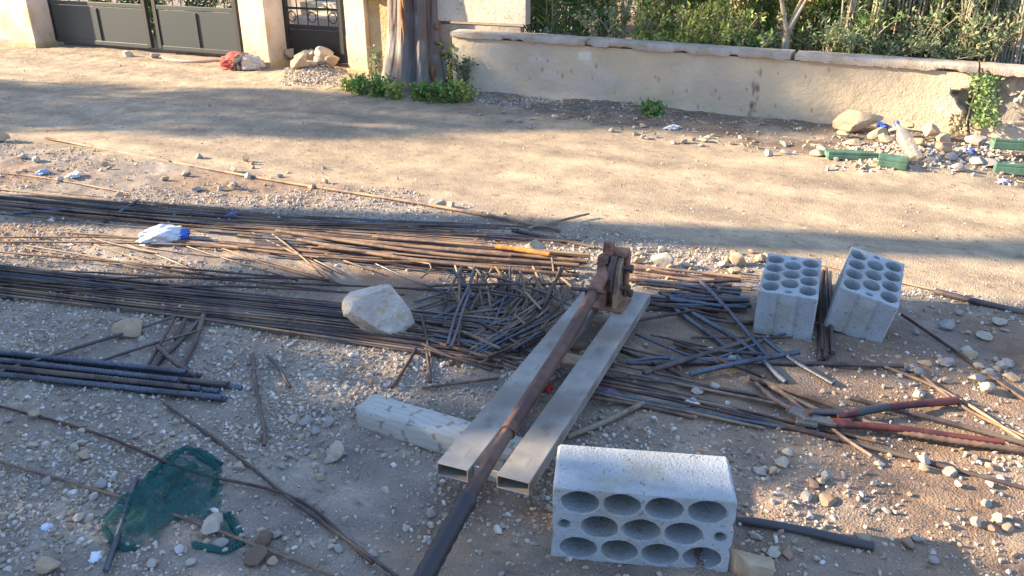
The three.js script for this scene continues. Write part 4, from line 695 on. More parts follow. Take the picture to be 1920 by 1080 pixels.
// singles
const single = [['dark bent rebar lying alone between the bundle and the timber', [[475, 675], [492, 780], [497, 850]], 0.006, M.steel], ['short dark rod beside the bent rebar', [[505, 680], [528, 710], [546, 742]], 0.006, M.steel], ['thin dark rod lying end-on towards the timber', [[806, 612], [770, 690], [736, 742]], 0.006, M.rustDark], ['short upright-looking dark rod just behind the timber', [[801, 652], [808, 732]], 0.006, M.steel],
  ['long thin rusty rod crossing over the green net from the gravel', [[-30, 868], [250, 950], [570, 1076], [700, 1125]], 0.0042, M.rust], ['long thin dark rod crossing the loop of the green net', [[-30, 764], [190, 832], [370, 900], [560, 952], [700, 1070]], 0.0044, M.rustDark], ['long dark rod running from the blue-grey bundle past the green net', [[310, 770], [440, 870], [560, 965], [745, 1095]], 0.005, M.steel], ['short pale blue-grey rod lying across the green net', [[258, 912], [225, 1010], [202, 1085]], 0.0075, M.steelBlue],
  ['slim rod lying on the sunlit earth behind the timber', [[792, 742], [935, 722]], 0.005, M.rust], ['light brown stick leaning between the beam and the hollow block', [[1062, 836], [1205, 772]], 0.0085, M.stick],
  ['long thin rod running from the tilted block across the gravel', [[1688, 604], [1790, 676], [1925, 770]], 0.006, M.rustDark], ['thin pale rod lying past the bolt cutter handles', [[1620, 690], [1770, 750], [1930, 850]], 0.005, M.rustPale], ['thin dark rod beside the pale rod past the bolt cutter', [[1700, 700], [1800, 776], [1930, 838]], 0.005, M.rust],
  ['short pale rod under the bolt cutter jaws', [[1550, 812], [1632, 868]], 0.005, M.rustPale], ['rusty bar crossing over the bolt cutter arms', [[1405, 722], [1560, 776], [1640, 812], [1930, 862]], 0.0085, M.rust], ['ribbed bar crossing above the red handle', [[1590, 762], [1720, 790], [1930, 850]], 0.008, M.steel]];
for (const [l, e, r, m] of single) rebar(e, r, m, l, undefined, { lift: [0.01, 0.01], name: m === M.stick ? 'wooden_stick' : 'rebar', rib: r >= 0.0075 && m !== M.stick });
// bars and offcuts between the cutter and the standing blocks
const offc = '{t} {c} rebar offcut in the small heap between cutter and standing blocks';
for (let i = 0; i < 26; i++) { const x0 = rr(1185, 1260), x1 = rr(1320, 1412), y0 = rr(536, 592); rebar([[x0, y0], [x1, y0 + rr(-2, 22)]], rr(0.0055, 0.0085), pick([M.steel, M.rustDark, M.steelBlue]), offc, 'offcut heap by the cutter', { lift: [0.008 * (i % 5), 0.008 * (i % 4)] }); }
for (let i = 0; i < 12; i++) { const y = rr(505, 535); rebar([[1180, y], [rr(1330, 1425), y + rr(16, 26)]], rr(0.005, 0.008), pick(BARS), '{t} {c} sunlit rebar running towards the back of the standing blocks', 'bars behind the blocks', { rib: i % 2 === 0, lift: [0.006 * (i % 4), 0.006 * (i % 3)] }); }
for (const [e, r] of [[[[1255, 584], [1345, 648], [1395, 692]], 0.009], [[[1275, 588], [1400, 668], [1472, 730]], 0.0095], [[[1312, 545], [1400, 640], [1440, 684]], 0.0085], [[[1205, 722], [1330, 680], [1415, 648]], 0.0095], [[[1292, 718], [1400, 694], [1495, 680]], 0.009], [[[1130, 690], [1400, 692], [1690, 704]], 0.0085], [[[1430, 655], [1560, 735]], 0.008], [[[1176, 690], [1240, 682], [1340, 692]], 0.006], [[[1190, 640], [1280, 680], [1330, 690]], 0.005], [[[1150, 720], [1300, 742], [1420, 760]], 0.005]]) rebar(e, r, pick([M.steelBlue, M.steelBlue, M.steel]), '{t} {c} rebar in the criss-cross before the standing blocks', 'criss-cross bars', { lift: [rr(0.004, 0.03), rr(0.004, 0.02)], rib: r > 0.0078 });
for (let i = 0; i < 12; i++) { const x = rr(1200, 1500), y = rr(600, 700), t = rr(-0.5, 0.6), l = rr(40, 110); rebar([[x - l, y - l * t * 0.8], [x + l, y + l * t * 0.8]], rr(0.004, 0.0075), pick([M.steelBlue, M.steel, M.rustDark]), '{t} {c} rebar in the criss-cross before the standing blocks', 'criss-cross bars', { lift: [rr(0.004, 0.025), rr(0.004, 0.025)] }); }
for (const e of [[1415, 730, 1480, 790], [1425, 722, 1510, 800], [1440, 735, 1540, 795]]) rebar([[e[0], e[1]], [e[2], e[3]]], 0.007, M.rustPale, 'pale ribbed offcut pointing at the bolt cutter jaws', 'offcuts at the bolt cutter', { lift: [0.004, 0.02], rib: true });
for (let i = 0; i < 13; i++) { const x = 1533 + 1.6 * i; rebar([[x, 540 + rr(-8, 8)], [x + rr(-4, 8), 690 + rr(-22, 8)]], 0.0075, pick([M.rustDark, M.steel]), '{c} rebar offcut wedged in the gap between the two standing blocks', 'bars between the blocks', { lift: [0.016 * (i % 4) + 0.01, 0.01 * (i % 3)] }); }
// pile of short cut pieces beside the beams
const cut = '{t} {c} short cut rebar piece in the heap beside the cutter beams';
function piece(cx, cy, ang, len, h, r, m, tiltA = 0) { const c = at(cx, cy, h); c.y = ghLow(c.x, c.z) + h + r; const d = V(Math.cos(ang) * Math.cos(tiltA), Math.sin(tiltA), -Math.sin(ang) * Math.cos(tiltA)).multiplyScalar(len / 2); barGeo([c.clone().sub(d), c.clone().add(d)], r, m, cut, 'short cut pieces', true, 0, 'rebar_offcut', 6); }
const limit = (y) => 1095 - (y - 545) * 0.82;                       // edge of the beams
for (let i = 0; i < 78; i++) { const y = rr(560, 668), x = limit(y) - rr(8, 150), q = clamp((x - limit(y) + 160) / 160); piece(x, y, rr(0.75, 1.25) - 0.3 * (y - 600) / 70, rr(0.15, 0.26), 0.055 * q * rnd() + 0.004, rr(0.004, 0.0055), pick(BARS), rr(0, 0.12)); }
for (let i = 0; i < 62; i++) { const x = rr(850, 1092), y = rr(520, 572) + (1000 - x) * 0.02; piece(x, y, rr(0.9, 2.4), rr(0.08, 0.19), rr(0.01, 0.05), rr(0.0045, 0.0065), pick(BARS), rr(0.1, 0.75)); }
for (let i = 0; i < 26; i++) { const x = rr(800, 960), y = rr(630, 690); piece(x, y, rr(-0.75, -0.3), rr(0.18, 0.3), rr(0, 0.03), rr(0.005, 0.0065), pick(BARS), rr(-0.05, 0.05)); }
for (let i = 0; i < 34; i++) { const x = rr(780, 1000), y = rr(545, 640); piece(x, y, rr(-0.6, 2.2), rr(0.15, 0.32), rr(0, 0.03), rr(0.0045, 0.006), pick(BARS), rr(-0.08, 0.08)); }
for (const e of [[883, 572, 846, 682], [876, 570, 840, 678]]) rebar([[e[0], e[1]], [e[2], e[3]]], 0.0058, M.steelBlue, 'one of two parallel rods lying on top of the offcut heap', 'parallel rods on the offcut heap', { lift: [0.05, 0.045] });
for (const e of [[880, 525, 1030, 582], [860, 560, 985, 588], [800, 562, 1060, 560]]) rebar([[e[0], e[1]], [e[2], e[3]]], 0.0055, M.steel, 'long slim rod lying across the top of the offcut heap', 'slim rods on the offcut heap', { lift: [0.05, 0.055] });
// pipes on the earth
function pipe(ends, r, m, label, name = 'steel_pipe') { const p = ends.map(([x, y]) => { const q = at(x, y); q.y = ghLow(q.x, q.z) + r * 0.85; return q; }), c = p[0].clone(), pts = curveP(p, 14).map((q) => q.sub(c)); const o = thing(name, label, 'pipe', undefined, c); part('tube', rod(pts, r, 12, false), m, o); const e = pts[14], d = pts[14].clone().sub(pts[13]).normalize(); part('bore', rod([e.clone().addScaledVector(d, -0.03), e.clone()], r * 0.82, 12), M.black, o); part('rim', new THREE.TorusGeometry(r * 0.92, r * 0.1, 6, 14).applyQuaternion(new THREE.Quaternion().setFromUnitVectors(V(0, 0, 1), d)).translate(e.x, e.y, e.z), m, o); return o; }
pipe([[1380, 985], [1510, 1008], [1635, 1036]], 0.0112, M.darkPipe, 'black pipe lying on the earth beside the side-lying block');
pipe([[1960, 604], [1860, 582], [1752, 553]], 0.0125, M.steel, 'dark steel pipe at the road edge behind the tilted block');
rebar([[1535, 498], [1640, 525], [1752, 552]], 0.004, M.rustPale, 'thin pale wire leading into the dark pipe behind the tilted block', undefined, { lift: [0.004, 0.01] });

// ---------------------------------------------------------------- bolt cutter with red handles
{
  const c = at(1556, 806); c.y = gh(c.x, c.z) + 0.012; const o = thing('bolt_cutter', 'bolt cutter with red tube handles lying open among the rebar', 'tool', undefined, c);
  const L = (x, y, h) => { const q = at(x, y); q.y = ghLow(q.x, q.z) + h; return q.sub(c); };
  const h1 = part('handle', rod(curveP([L(1565, 806, 0.03), L(1640, 790, 0.03), L(1790, 770, 0.02)], 10), (q) => mix(0.009, 0.013, q), 10), M.redPaint, o);
  const h2 = part('handle', rod(curveP([L(1560, 818, 0.028), L(1660, 822, 0.025), L(1790, 835, 0.02), L(1878, 845, 0.018)], 12), (q) => mix(0.012, 0.009, q), 10), M.redPaint, o);
  part('sleeve', rod([L(1555, 816, 0.028), L(1590, 817, 0.028)], 0.0145, 10), M.redPaint, h2); part('sleeve', rod([L(1600, 797, 0.03), L(1660, 787, 0.03)], 0.0125, 10), M.darkPipe, h1);
  const flat = (pts, w, t, m, name) => { const a = L(...pts[0]), b = L(...pts[1]), d = b.clone().sub(a), g = rbox(d.length(), t, w, 0, 0, 0, 0.005, 0.2); const q = new THREE.Quaternion().setFromUnitVectors(V(1, 0, 0), d.clone().normalize()); g.applyQuaternion(q); const mm = a.clone().add(b).multiplyScalar(0.5); g.translate(mm.x, mm.y, mm.z); part(name, g, m, o); };
  flat([[1502, 806, 0.03], [1565, 818, 0.03]], 0.034, 0.014, M.greySteel, 'link_plate'); flat([[1478, 792, 0.028], [1512, 806, 0.028]], 0.04, 0.016, M.greySteel, 'jaw'); flat([[1488, 806, 0.02], [1530, 812, 0.02]], 0.045, 0.016, M.greySteel, 'jaw'); flat([[1508, 800, 0.036], [1575, 800, 0.036]], 0.026, 0.012, M.darkPipe, 'link_plate');
  const b = L(1512, 805, 0.042); part('pivot_bolt', new THREE.CylinderGeometry(0.012, 0.012, 0.014, 6).translate(b.x, b.y, b.z), M.rustDark, o);
}

// ---------------------------------------------------------------- stones
function stone(px, py, wpx, m, label, group, o = {}) { const p = at(px, py), t = p.distanceTo(V(0, EYE, 0)), s = wpx * t / FOCAL / 2; p.y = gh(p.x, p.z) + (o.lift || 0); label = look(label, m, 0); const q = solo(o.name || 'stone', rockGeo(Math.floor(rnd() * 9999), s * 1.12, s * (o.h || 0.75), s * (o.d || 0.9), o.detail || 2, o.cuts || 11), m, label, 'stone', group, p); q.rotation.y = o.turn ?? rr(0, 6.28); return q; }
{ const p = at(720, 630); p.y = gh(p.x, p.z) - 0.005; const q = solo('limestone_boulder', rockGeo(77, 0.098, 0.112, 0.086, 7, 15, 0.35), M.limestone, 'large pale limestone boulder resting on the lower rebar pile', 'stone', undefined, p); q.rotation.y = 0.5; }
for (const [x, y, w, m, l] of [[628, 862, 30, M.stonePale, 'round pale stone alone on the bare earth below the timber'], [246, 640, 36, M.stoneTan, 'rounded tan stone above the crossed rebar offcuts'], [1004, 480, 34, M.stoneTan, 'tan stone at the end of the upper pile by the cutter head'], [1395, 1080, 62, M.stoneTan, 'yellowish stone wedged against the side-lying hollow block'], [822, 388, 20, M.stonePale, 'small pale stone touching the lone bar at the road edge'], [846, 391, 18, M.stoneTan, 'small tan stone beside the lone bar at the road edge'], [461, 301, 11, M.stoneTan, 'tiny lone stone standing on the sunlit road'], [405, 1002, 34, M.stonePale, 'flat pale stone in the loop of the green net'], [1238, 505, 30, M.stonePale, 'pale stone in the sun just beyond the cutter head'], [497, 1022, 30, M.clod, 'reddish earth clod below the green net'], [480, 1060, 34, M.clod, 'big reddish earth clod below the green net'], [92, 1072, 30, M.stoneTan, 'ochre stone in the dark gravel'], [4, 268, 26, M.stoneTan, 'blocky tan stone at the very edge of the road'], [1384, 500, 28, M.stoneTan, 'tan stone beside the upright hollow block'], [1082, 660, 24, M.stoneRed, 'reddish stone in the gap between the beams']]) stone(x, y, w, m, l, undefined, { detail: 3 });
const many = (n, f, m, label, group) => { for (let i = 0; i < n; i++) { const [x, y, w] = f(); if (x > 1010 && x < 1410 && y > 880) continue; stone(x, y, w, pick(m), label, group, { h: rr(0.5, 0.8), detail: 2, cuts: 12 }); } };
many(46, () => [rr(1280, 1920), rr(860, 1060), rr(8, 25)], [M.stonePale, M.stoneGrey, M.stoneTan, M.stoneRed], 'small {c} stone on the brown earth beyond the side-lying block', 'stones on the brown earth');
many(34, () => [rr(1690, 1920), rr(590, 760), rr(8, 25)], [M.stoneGrey, M.stonePale, M.stoneTan], 'small {c} stone on the shaded gravel beyond the tilted block', 'stones on the shaded gravel');
many(60, () => [rr(-10, 640), rr(790, 1075), rr(8, 22)], [M.stonePale, M.stoneGrey, M.stonePale, M.stoneTan], 'small {c} stone on the dark gravel round the green net', 'stones round the green net');
many(26, () => [rr(560, 1000), rr(800, 1060), rr(8, 20)], [M.stonePale, M.stoneGrey], 'small {c} stone on the bare earth by the cutter handle', 'stones by the handle');
many(30, () => [rr(0, 640), rr(290, 345) + rr(0, 40), rr(6, 15)], [M.stonePale, M.stoneTan, M.stoneGrey], 'small {c} stone on the sunlit gravel between road and upper pile', 'stones on the sunlit gravel');
many(30, () => [rr(1170, 1440), rr(472, 520), rr(8, 22)], [M.stonePale, M.stoneTan], 'small {c} sunlit stone at the road edge by the standing blocks', 'stones by the standing blocks');
many(18, () => [rr(1090, 1400), rr(640, 790), rr(9, 22)], [M.stonePale, M.stonePale, M.stoneGrey], 'small {c} stone among the rebar between cutter and bolt cutter', 'stones among the rebar');
many(30, () => [rr(900, 1500), 0, rr(5, 13)].map((q, i, t) => (i === 1 ? 205 + (t[0] - 900) * 0.105 + rr(0, 28) : q)), [M.stoneGrey, M.stonePale, M.stoneGrey], 'small {c} stone in the litter at the foot of the shaded garden wall', 'stones at the wall foot');
// rubble by the narrow gate
for (const [x, y, w, h] of [[566, 140, 28, 0.9], [600, 136, 24, 0.7], [590, 126, 28, 0.9], [612, 128, 24, 1], [572, 128, 26, 0.8], [583, 138, 18, 0.8], [556, 132, 16, 0.7], [548, 120, 22, 0.7], [625, 136, 20, 1]]) stone(x, y, w, pick([M.stonePale, M.stoneTan, M.stonePale]), '{c} building stone in the heap before the narrow garden gate', 'stone heap before the gate', { h, lift: (140 - y) * 0.004 });
{ const p = at(242, 105); stone(242, 105, 16, M.stonePale, 'pale stone at the foot of the driveway gate leaves'); stone(292, 108, 12, M.stoneGrey, 'grey stone holding the two driveway gate leaves'); }
// rubble and rubbish at the broken wall corner
{
  const g = rockGeo(555, 0.15, 0.055, 0.1, 5, 14, 0.4); const p = at(1606, 258); p.y = gh(p.x, p.z) + 0.05; const o = solo('stone_slab', g, M.stoneTan, 'broken tan stone slab tilted against the wall foot', 'stone', undefined, p); o.rotation.set(0.3, 0.35, 0.3);
}
for (const [x, y, w, l, m] of [[1640, 275, 30, 0.05, M.stoneTan], [1600, 285, 30, 0.02, M.stoneTan], [1530, 303, 26, 0, M.stoneTan], [1655, 295, 28, 0.03, M.stoneTan], [1675, 270, 30, 0.07, M.stoneGrey], [1700, 262, 26, 0.06, M.stoneTan], [1740, 275, 30, 0.06, M.stoneTan], [1765, 290, 26, 0.04, M.stoneTan], [1762, 310, 26, 0.02, M.stoneRed], [1820, 285, 32, 0.03, M.stoneGrey], [1826, 322, 26, 0, M.stoneGrey], [1850, 324, 26, 0, M.stoneGrey], [1780, 318, 20, 0, M.stoneGrey], [1895, 330, 30, 0, M.stonePale], [1540, 290, 18, 0, M.stoneGrey], [1715, 300, 26, 0.04, M.stoneRed], [1660, 318, 14, 0, M.stoneTan], [1440, 296, 16, 0, M.stonePale], [1468, 292, 18, 0, M.stonePale], [1580, 268, 22, 0.04, M.stoneTan], [1790, 330, 22, 0, M.stoneGrey], [1740, 320, 18, 0, M.stonePale]]) stone(x, y, w * 0.85, m, '{c} stone in the rubble heap at the broken wall corner', 'rubble heap at the wall corner', { lift: l * 0.5, h: rr(0.45, 0.75) });
{
  const plank = (label, a, b, w, h, lift, turnX = 0) => { const p = at(...a), q = at(...b), d = q.clone().sub(p), m = p.clone().add(q).multiplyScalar(0.5); m.y = gh(m.x, m.z) + h / 2 + lift; const o = thing('green_plank', label, 'plank', 'green planks', m, -Math.atan2(d.z, d.x)); o.rotation.x = turnX; part('board', rbox(d.length(), h, w, 0, 0, 0, 0.008, 0.3), M.green, o); part('lip', rbox(d.length() * 0.985, 0.018, 0.02, 0, h / 2 + 0.008, w / 2 - 0.011, 0.004, 0.3), M.green, o); return o; };
  plank('long flat green painted plank at the foot of the rubble heap', [1545, 308], [1638, 312], 0.15, 0.035, 0.004);
  plank('short green painted plank end beside the plastic bottle', [1642, 322], [1698, 328], 0.14, 0.045, 0.0, 0.12);
  plank('green painted plank on top of the pair at the broken corner', [1850, 308], [2000, 318], 0.1, 0.05, 0.07);
  plank('green painted plank under the pair at the broken corner', [1858, 326], [2000, 338], 0.14, 0.05, 0);
  const bottle = at(1712, 322); bottle.y = gh(bottle.x, bottle.z) + 0.02;
  const prof = [[0, 0], [0.04, 0.003], [0.046, 0.015], [0.044, 0.07], [0.047, 0.1], [0.046, 0.17], [0.03, 0.21], [0.014, 0.235], [0.014, 0.26]].map(([x, y]) => new THREE.Vector2(x, y));
  const B = thing('plastic_bottle', 'dusty translucent plastic bottle lying on the rubble heap', 'bottle', undefined, bottle); B.rotation.set(-0.75, 0, 0.28); part('bottle_body', new THREE.LatheGeometry(prof, 18), M.film, B); part('cap', new THREE.CylinderGeometry(0.016, 0.016, 0.018, 14).translate(0, 0.268, 0), M.blue, B);
}
// crumpled sheets: bags, rags, litter
function crumple(k, sx, sy, sz, amp, colFn, detail = 5) {
  let g = mergeVertices(new THREE.IcosahedronGeometry(1, 24).deleteAttribute('uv').deleteAttribute('normal')); const p = g.attributes.position, v = V(0, 0, 0), col = [];
  for (let i = 0; i < p.count; i++) { v.fromBufferAttribute(p, i); const rd = Math.abs(fbm(v.x * 1.9 + k, v.y * 1.9, v.z * 1.9, 3) - 0.5) * 2, f = 1 - amp + amp * 1.9 * (0.6 * rd + 0.4 * n3(v.x * 2.1 + k, v.y * 2.1, v.z * 2.1)) + 0.25 * (n3(v.x * 1.2 + k, v.y, v.z * 1.2) - 0.5); col.push(...colFn(v.x, v.y, v.z)); p.setXYZ(i, v.x * sx * f, Math.max(-sy * 0.35, v.y * sy * f), v.z * sz * f); }
  g.translate(0, sy * 0.35, 0); g.setAttribute('color', new THREE.Float32BufferAttribute(col, 3)); g.computeVertexNormals(); const uv = new Float32Array(p.count * 2); for (let i = 0; i < p.count; i++) { uv[i * 2] = p.getX(i) / 0.2; uv[i * 2 + 1] = (p.getZ(i) + p.getY(i)) / 0.2; } g.setAttribute('uv', new THREE.BufferAttribute(uv, 2)); return g;
}
const put = (o, px, py, dy = 0) => { const p = at(px, py); o.position.set(p.x, gh(p.x, p.z) + dy, p.z); return o; };
put(solo('plastic_bag', crumple(3, 0.15, 0.06, 0.085, 0.42, (x, y, z) => (x > 0.75 ? [0.08, 0.2, 0.75] : [0.85, 0.9, 0.95])), M.bag, 'crumpled white plastic bag with a blue corner lying in the rebar', 'bag'), 308, 455).rotation.y = 0.15;
put(solo('cloth_sack', crumple(9, 0.33, 0.15, 0.19, 0.36, (x, y, z) => (x < -0.02 + 0.15 * y ? [0.42, 0.09, 0.07] : x < 0.4 ? [0.03, 0.03, 0.035] : [0.55, 0.5, 0.44])), M.sack, 'red, black and white cloth sack lying at the pillar foot', 'sack'), 454, 128).rotation.y = -0.35;
{ const l = [[305, 109], [330, 116], [370, 118], [412, 114]].map(([x, y]) => { const q = at(x, y); q.y = gh(q.x, q.z) + 0.014; return q; }), c = l[0].clone(); solo('hose', rod(curveP(l, 20).map((q) => q.sub(c)), 0.013, 8), std({ color: rgb(0.55, 0.38, 0.32), roughness: 0.7 }), 'pinkish hose lying before the driveway gate', 'hose', undefined, c); }
const litter = (name, label, px, py, s, c, group) => put(solo(name, crumple(px, s, s * 0.35, s * 0.7, 0.6, () => c), M.sack, label, 'litter', group), px, py).rotation.y = rr(0, 6);
litter('plastic_scrap', 'blue plastic sheet crumpled behind the stone slab', 1648, 250, 0.085, [0.06, 0.14, 0.5]);
litter('plastic_scrap', 'small bright blue plastic scrap in the rubble heap', 1814, 308, 0.05, [0.04, 0.09, 0.45]);
litter('paper_scrap', 'lilac paper scrap at the foot of the green planks', 1880, 345, 0.05, [0.5, 0.45, 0.55]);
litter('paper_scrap', 'crumpled white paper on the sunlit gravel near the road edge', 140, 338, 0.06, [0.7, 0.7, 0.72]);
litter('plastic_scrap', 'pale blue plastic scrap on the sunlit gravel near the road edge', 82, 330, 0.055, [0.3, 0.42, 0.62]);
litter('paper_scrap', 'pale blue paper scrap in the gravel beside the green net', 88, 995, 0.02, [0.6, 0.68, 0.78]);
litter('paper_scrap', 'white paper scrap in the gravel below the green net', 180, 1050, 0.022, [0.75, 0.78, 0.84]);
litter('paper_scrap', 'white paper scrap in the litter below the small lone weed', 1262, 246, 0.07, [0.6, 0.6, 0.62]);
litter('red_rag', 'red plastic scrap in the gap between the beams', 1024, 736, 0.035, [0.55, 0.05, 0.05]);
litter('plastic_scrap', 'red and blue plastic scrap under the beam by the hollow block', 1135, 742, 0.05, [0.28, 0.16, 0.24]);
litter('paper_scrap', 'crumpled pale paper where the rebar fan meets the sun', 1298, 768, 0.03, [0.72, 0.68, 0.66]);
litter('plastic_scrap', 'dusty blue plastic scrap on the upper rebar pile', 432, 410, 0.05, [0.14, 0.16, 0.36]);

// ---------------------------------------------------------------- green shade net
{
  M.net = std({ color: rgb(0.02, 0.115, 0.105), roughness: 0.9, side: THREE.DoubleSide, bumpMap: T.cloth, bumpScale: 0.004, transparent: true, alphaMap: grayTex(512, 512, (u, v) => { const w = 0.31 + 0.1 * tn(u, v, 12, 140), q = 0.9 * (tn(u, v, 10, 141) - 0.5); return Math.abs(((u * 72 + q) % 1 + 1) % 1 - 0.5) > w || Math.abs(((v * 72 - q) % 1 + 1) % 1 - 0.5) > w ? 1 : 0; }) });
  const o = thing('shade_net', 'crumpled dark green shade net lying on the gravel', 'net', undefined, V(0, 0, 0)); let base = null;
  const sheet = (poly, k, hgt) => {
    const P = poly.map(([x, y]) => { const q = at(x, y); return new THREE.Vector2(q.x, q.z); }); if (!base) { base = V(P[0].x, gh(P[0].x, P[0].y), P[0].y); o.position.copy(base); }
    const inside = (x, z) => { let c = false; for (let i = 0, j = P.length - 1; i < P.length; j = i++) if ((P[i].y > z) !== (P[j].y > z) && x < (P[j].x - P[i].x) * (z - P[i].y) / (P[j].y - P[i].y) + P[i].x) c = !c; return c; };
    const dist = (x, z) => { let m = 9; for (let i = 0; i < P.length; i++) { const a = P[i], b = P[(i + 1) % P.length], t = clamp(((x - a.x) * (b.x - a.x) + (z - a.y) * (b.y - a.y)) / (a.distanceToSquared(b) || 1)); m = Math.min(m, Math.hypot(x - mix(a.x, b.x, t), z - mix(a.y, b.y, t))); } return m; };
    const x0 = Math.min(...P.map((q) => q.x)), x1 = Math.max(...P.map((q) => q.x)), z0 = Math.min(...P.map((q) => q.y)), z1 = Math.max(...P.map((q) => q.y)), st = 0.005, id = new Map(), pos = [], uv = [], idx = [];
    const vid = (i, j) => { const key = i * 4096 + j; let q = id.get(key); if (q === undefined) { const x = x0 + i * st, z = z0 + j * st, d = dist(x, z), wr = Math.abs(fbm(x * 17 + z * 9 + k, z * 11 - x * 6, k, 3) - 0.5) * 3, y = gh(x, z) + 0.004 + sstep(0, 0.05, d) * hgt * (0.25 + 1.1 * wr) + 0.006 * wr; q = pos.length / 3; id.set(key, q); pos.push(x - base.x + 0.01 * (n3(x * 50, z * 50, k) - 0.5), y - base.y, z - base.z + 0.01 * (n3(x * 50, z * 50, k + 4) - 0.5)); uv.push(x / 0.2 + wr * 0.2, z / 0.2); } return q; };
    const wob = (x, z) => inside(x + 0.03 * (fbm(x * 45, z * 45, 1, 4) - 0.5), z + 0.03 * (fbm(x * 45, z * 45, 6, 4) - 0.5)) && fbm(x * 40, z * 40, 15, 2) > 0.2;
    for (let i = 0; x0 + i * st < x1; i++) for (let j = 0; z0 + j * st < z1; j++) if (wob(x0 + (i + 0.5) * st, z0 + (j + 0.5) * st)) { const a = vid(i, j), b = vid(i + 1, j), c = vid(i, j + 1), d = vid(i + 1, j + 1); idx.push(a, c, b, b, c, d); }
    const g = new THREE.BufferGeometry(); g.setAttribute('position', new THREE.Float32BufferAttribute(pos, 3)); g.setAttribute('uv', new THREE.Float32BufferAttribute(uv, 2)); g.setIndex(idx); g.computeVertexNormals(); part('net_fold', g, M.net, o);
  };
  sheet([[190, 985], [215, 960], [240, 945], [262, 912], [300, 880], [335, 862], [375, 872], [405, 895], [418, 920], [408, 960], [430, 985], [448, 1010], [452, 1035], [435, 1046], [415, 1015], [395, 985], [350, 978], [325, 990], [300, 1020], [250, 1034], [205, 1030]], 3, 0.04);
  sheet([[255, 925], [300, 895], [350, 905], [400, 935], [380, 965], [330, 985], [290, 1010], [240, 1015], [230, 975]], 8, 0.055);
  const strand = (l, r) => { const p = l.map(([x, y]) => { const q = at(x, y); q.y = gh(q.x, q.z) + r * 1.1; return q.sub(base); }); const pts = curveP(p, 40); part('twisted_strand', rod(pts, (q, L) => r * (0.6 + 0.9 * n3(L * 40, r * 900, 1)), 8), M.net, o); };
  const loose = (l, n, r) => { for (let q = 0; q < n; q++) strand(l.map(([x, y]) => [x + rr(-7, 7), y + rr(-5, 5)]), r * rr(0.6, 1.2)); };
  loose([[292, 900], [320, 868], [350, 853], [385, 866], [408, 884], [406, 910], [398, 930]], 6, 0.0045); loose([[340, 856], [365, 858], [390, 864], [412, 880]], 5, 0.005); loose([[425, 970], [446, 1000], [450, 1028], [430, 1044], [395, 1038], [370, 1030]], 6, 0.0045); loose([[200, 1000], [225, 1030], [260, 1036]], 5, 0.004); loose([[195, 985], [250, 935], [300, 900]], 4, 0.004);
}

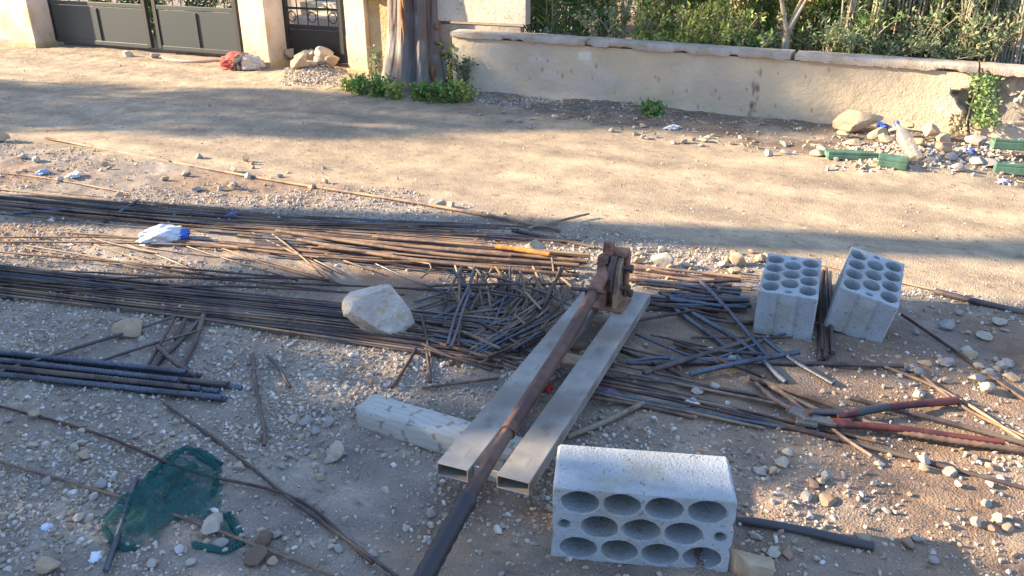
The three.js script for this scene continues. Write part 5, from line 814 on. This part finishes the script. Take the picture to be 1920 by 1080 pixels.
// ---------------------------------------------------------------- gravel: far too many to count
{
  const geos = [rockGeo(901, 1, 0.75, 0.8, 2, 12), rockGeo(902, 1.1, 0.6, 0.75, 2, 11), rockGeo(903, 0.9, 0.85, 0.8, 2, 13)];
  const spots = [[], [], []];
  const add = (x, z, s) => spots[Math.floor(rnd() * 3)].push([x, z, s]);
  let guard = 0, n = 0;
  while (n < 52000 && guard++ < 400000) { // the yard
    const f = 1.0 + 4.7 * Math.pow(rnd(), 1.3), x = (rnd() * 2 - 1) * (0.35 + 0.72 * f), z = -f, [a, b] = roadAB(x, z); if (b < roadEdgeNear(a, x, z) - 0.1 * rnd()) continue;
    const dens = sstep(0.4, 0.6, fbm(x * 1.7, z * 1.7, 31, 5)) * 0.94 + 0.06; if (rnd() > dens * (1 - 0.72 * sstep(0.1, 0.5, x) * sstep(3.1, 2.6, f))) continue;
    add(x, z, 0.0018 + 0.0068 * Math.pow(rnd(), 3.4) + (rnd() < 0.012 ? 0.006 : 0)); n++;
  }
  for (let i = 0; i < 11000; i++) { const a = rr(-0.6, 5.4), w = 0.35 + 0.2 * Math.max(0, a), b = 0.02 + w * Math.pow(rnd(), 1.2), p = road(a, b); if (rnd() > 0.08 + 0.8 * sstep(0.48, 0.66, fbm(p.x * 3, p.z * 3, 36, 4))) continue; add(p.x, p.z, 0.003 + 0.012 * Math.pow(rnd(), 3)); }
  for (let i = 0; i < 2600; i++) { const p = at(585 + 60 * (rnd() + rnd() - 1), 142 + 22 * (rnd() + rnd() - 1)); add(p.x, p.z, 0.004 + 0.014 * Math.pow(rnd(), 3)); }
  for (let i = 0; i < 2600; i++) { const p = at(1720 + 190 * (rnd() + rnd() - 1), 305 + 30 * (rnd() + rnd() - 1)); add(p.x, p.z, 0.004 + 0.014 * Math.pow(rnd(), 3)); }
  for (let i = 0; i < 13000; i++) { const a = rr(-7, 6), b = rr(-0.6, 3.1), p = road(a, b); if (p.x < -7.5) continue; add(p.x, p.z, 0.0018 + 0.0045 * Math.pow(rnd(), 4) + (rnd() < 0.006 ? 0.006 : 0)); }
  const tones = [[0.58, 0.52, 0.44], [0.48, 0.4, 0.31], [0.38, 0.34, 0.3], [0.64, 0.6, 0.54], [0.36, 0.26, 0.18], [0.5, 0.4, 0.28], [0.44, 0.37, 0.3], [0.4, 0.31, 0.22]], m4 = new THREE.Matrix4(), qq = new THREE.Quaternion(), ee = new THREE.Euler(), cc = new THREE.Color();
  spots.forEach((l, k) => { const im = new THREE.InstancedMesh(geos[k], M.gravel, l.length); im.name = numbered('gravel'); l.forEach(([x, z, s], i) => { ee.set(rr(-0.4, 0.4), rr(0, 6.28), rr(-0.4, 0.4)); m4.compose(V(x, gh(x, z) - s * rr(0.1, 0.5), z), qq.setFromEuler(ee), V(s * rr(0.8, 1.3), s * rr(0.6, 1.1), s)); im.setMatrixAt(i, m4); const t = pick(tones), v = rr(0.75, 1.1); im.setColorAt(i, cc.setRGB(t[0] * v, t[1] * v, t[2] * v)); }); sh(im); tag(im, ['pale limestone gravel strewn over the yard and wall foot', 'flat gravel chips strewn over the yard and wall foot', 'rounded gravel strewn over the yard and wall foot'][k], 'gravel', undefined, 'stuff'); scene.add(im); });
  // twigs, dry leaves and bark litter at the wall foot and round the trunk
  const tw = [], tw2 = []; for (let i = 0; i < 420; i++) { const a = rr(-1.6, 5.2), b = 0.05 + (0.35 + 0.2 * Math.max(0, a)) * rnd(), p = road(a, b); p.y = gh(p.x, p.z) + 0.006; const t = rr(0, 6.28), d = V(Math.cos(t), rr(-0.1, 0.25), Math.sin(t)); if (i % 3) tw2.push({ p, d, n: rdir(2), l: rr(0.03, 0.09), w: rr(0.008, 0.016), c: jit(pick([[0.26, 0.17, 0.1], [0.4, 0.32, 0.24], [0.16, 0.12, 0.1], [0.5, 0.46, 0.42]])) }); else tw.push(rod([p, p.clone().addScaledVector(d, rr(0.05, 0.2))], 0.0025, 5, false)); }
  for (let i = 0; i < 260; i++) { const p = road(rr(-6, 5), rr(0.2, 3.4)); p.y = gh(p.x, p.z) + 0.004; tw2.push({ p, d: rdir().setY(0.1), n: rdir(2), l: rr(0.015, 0.05), w: rr(0.006, 0.014), c: jit([0.28, 0.18, 0.1]) }); }
  const L = new THREE.Group(); L.name = 'dry_litter'; tag(L, 'dry twigs and leaves scattered along the wall foot and road', 'litter', undefined, 'stuff'); scene.add(L); part('twigs', join(tw), M.stem, L); part('leaves', leafGeo(tw2), M.leafPlain, L);
}
renderer.render(scene, camera);
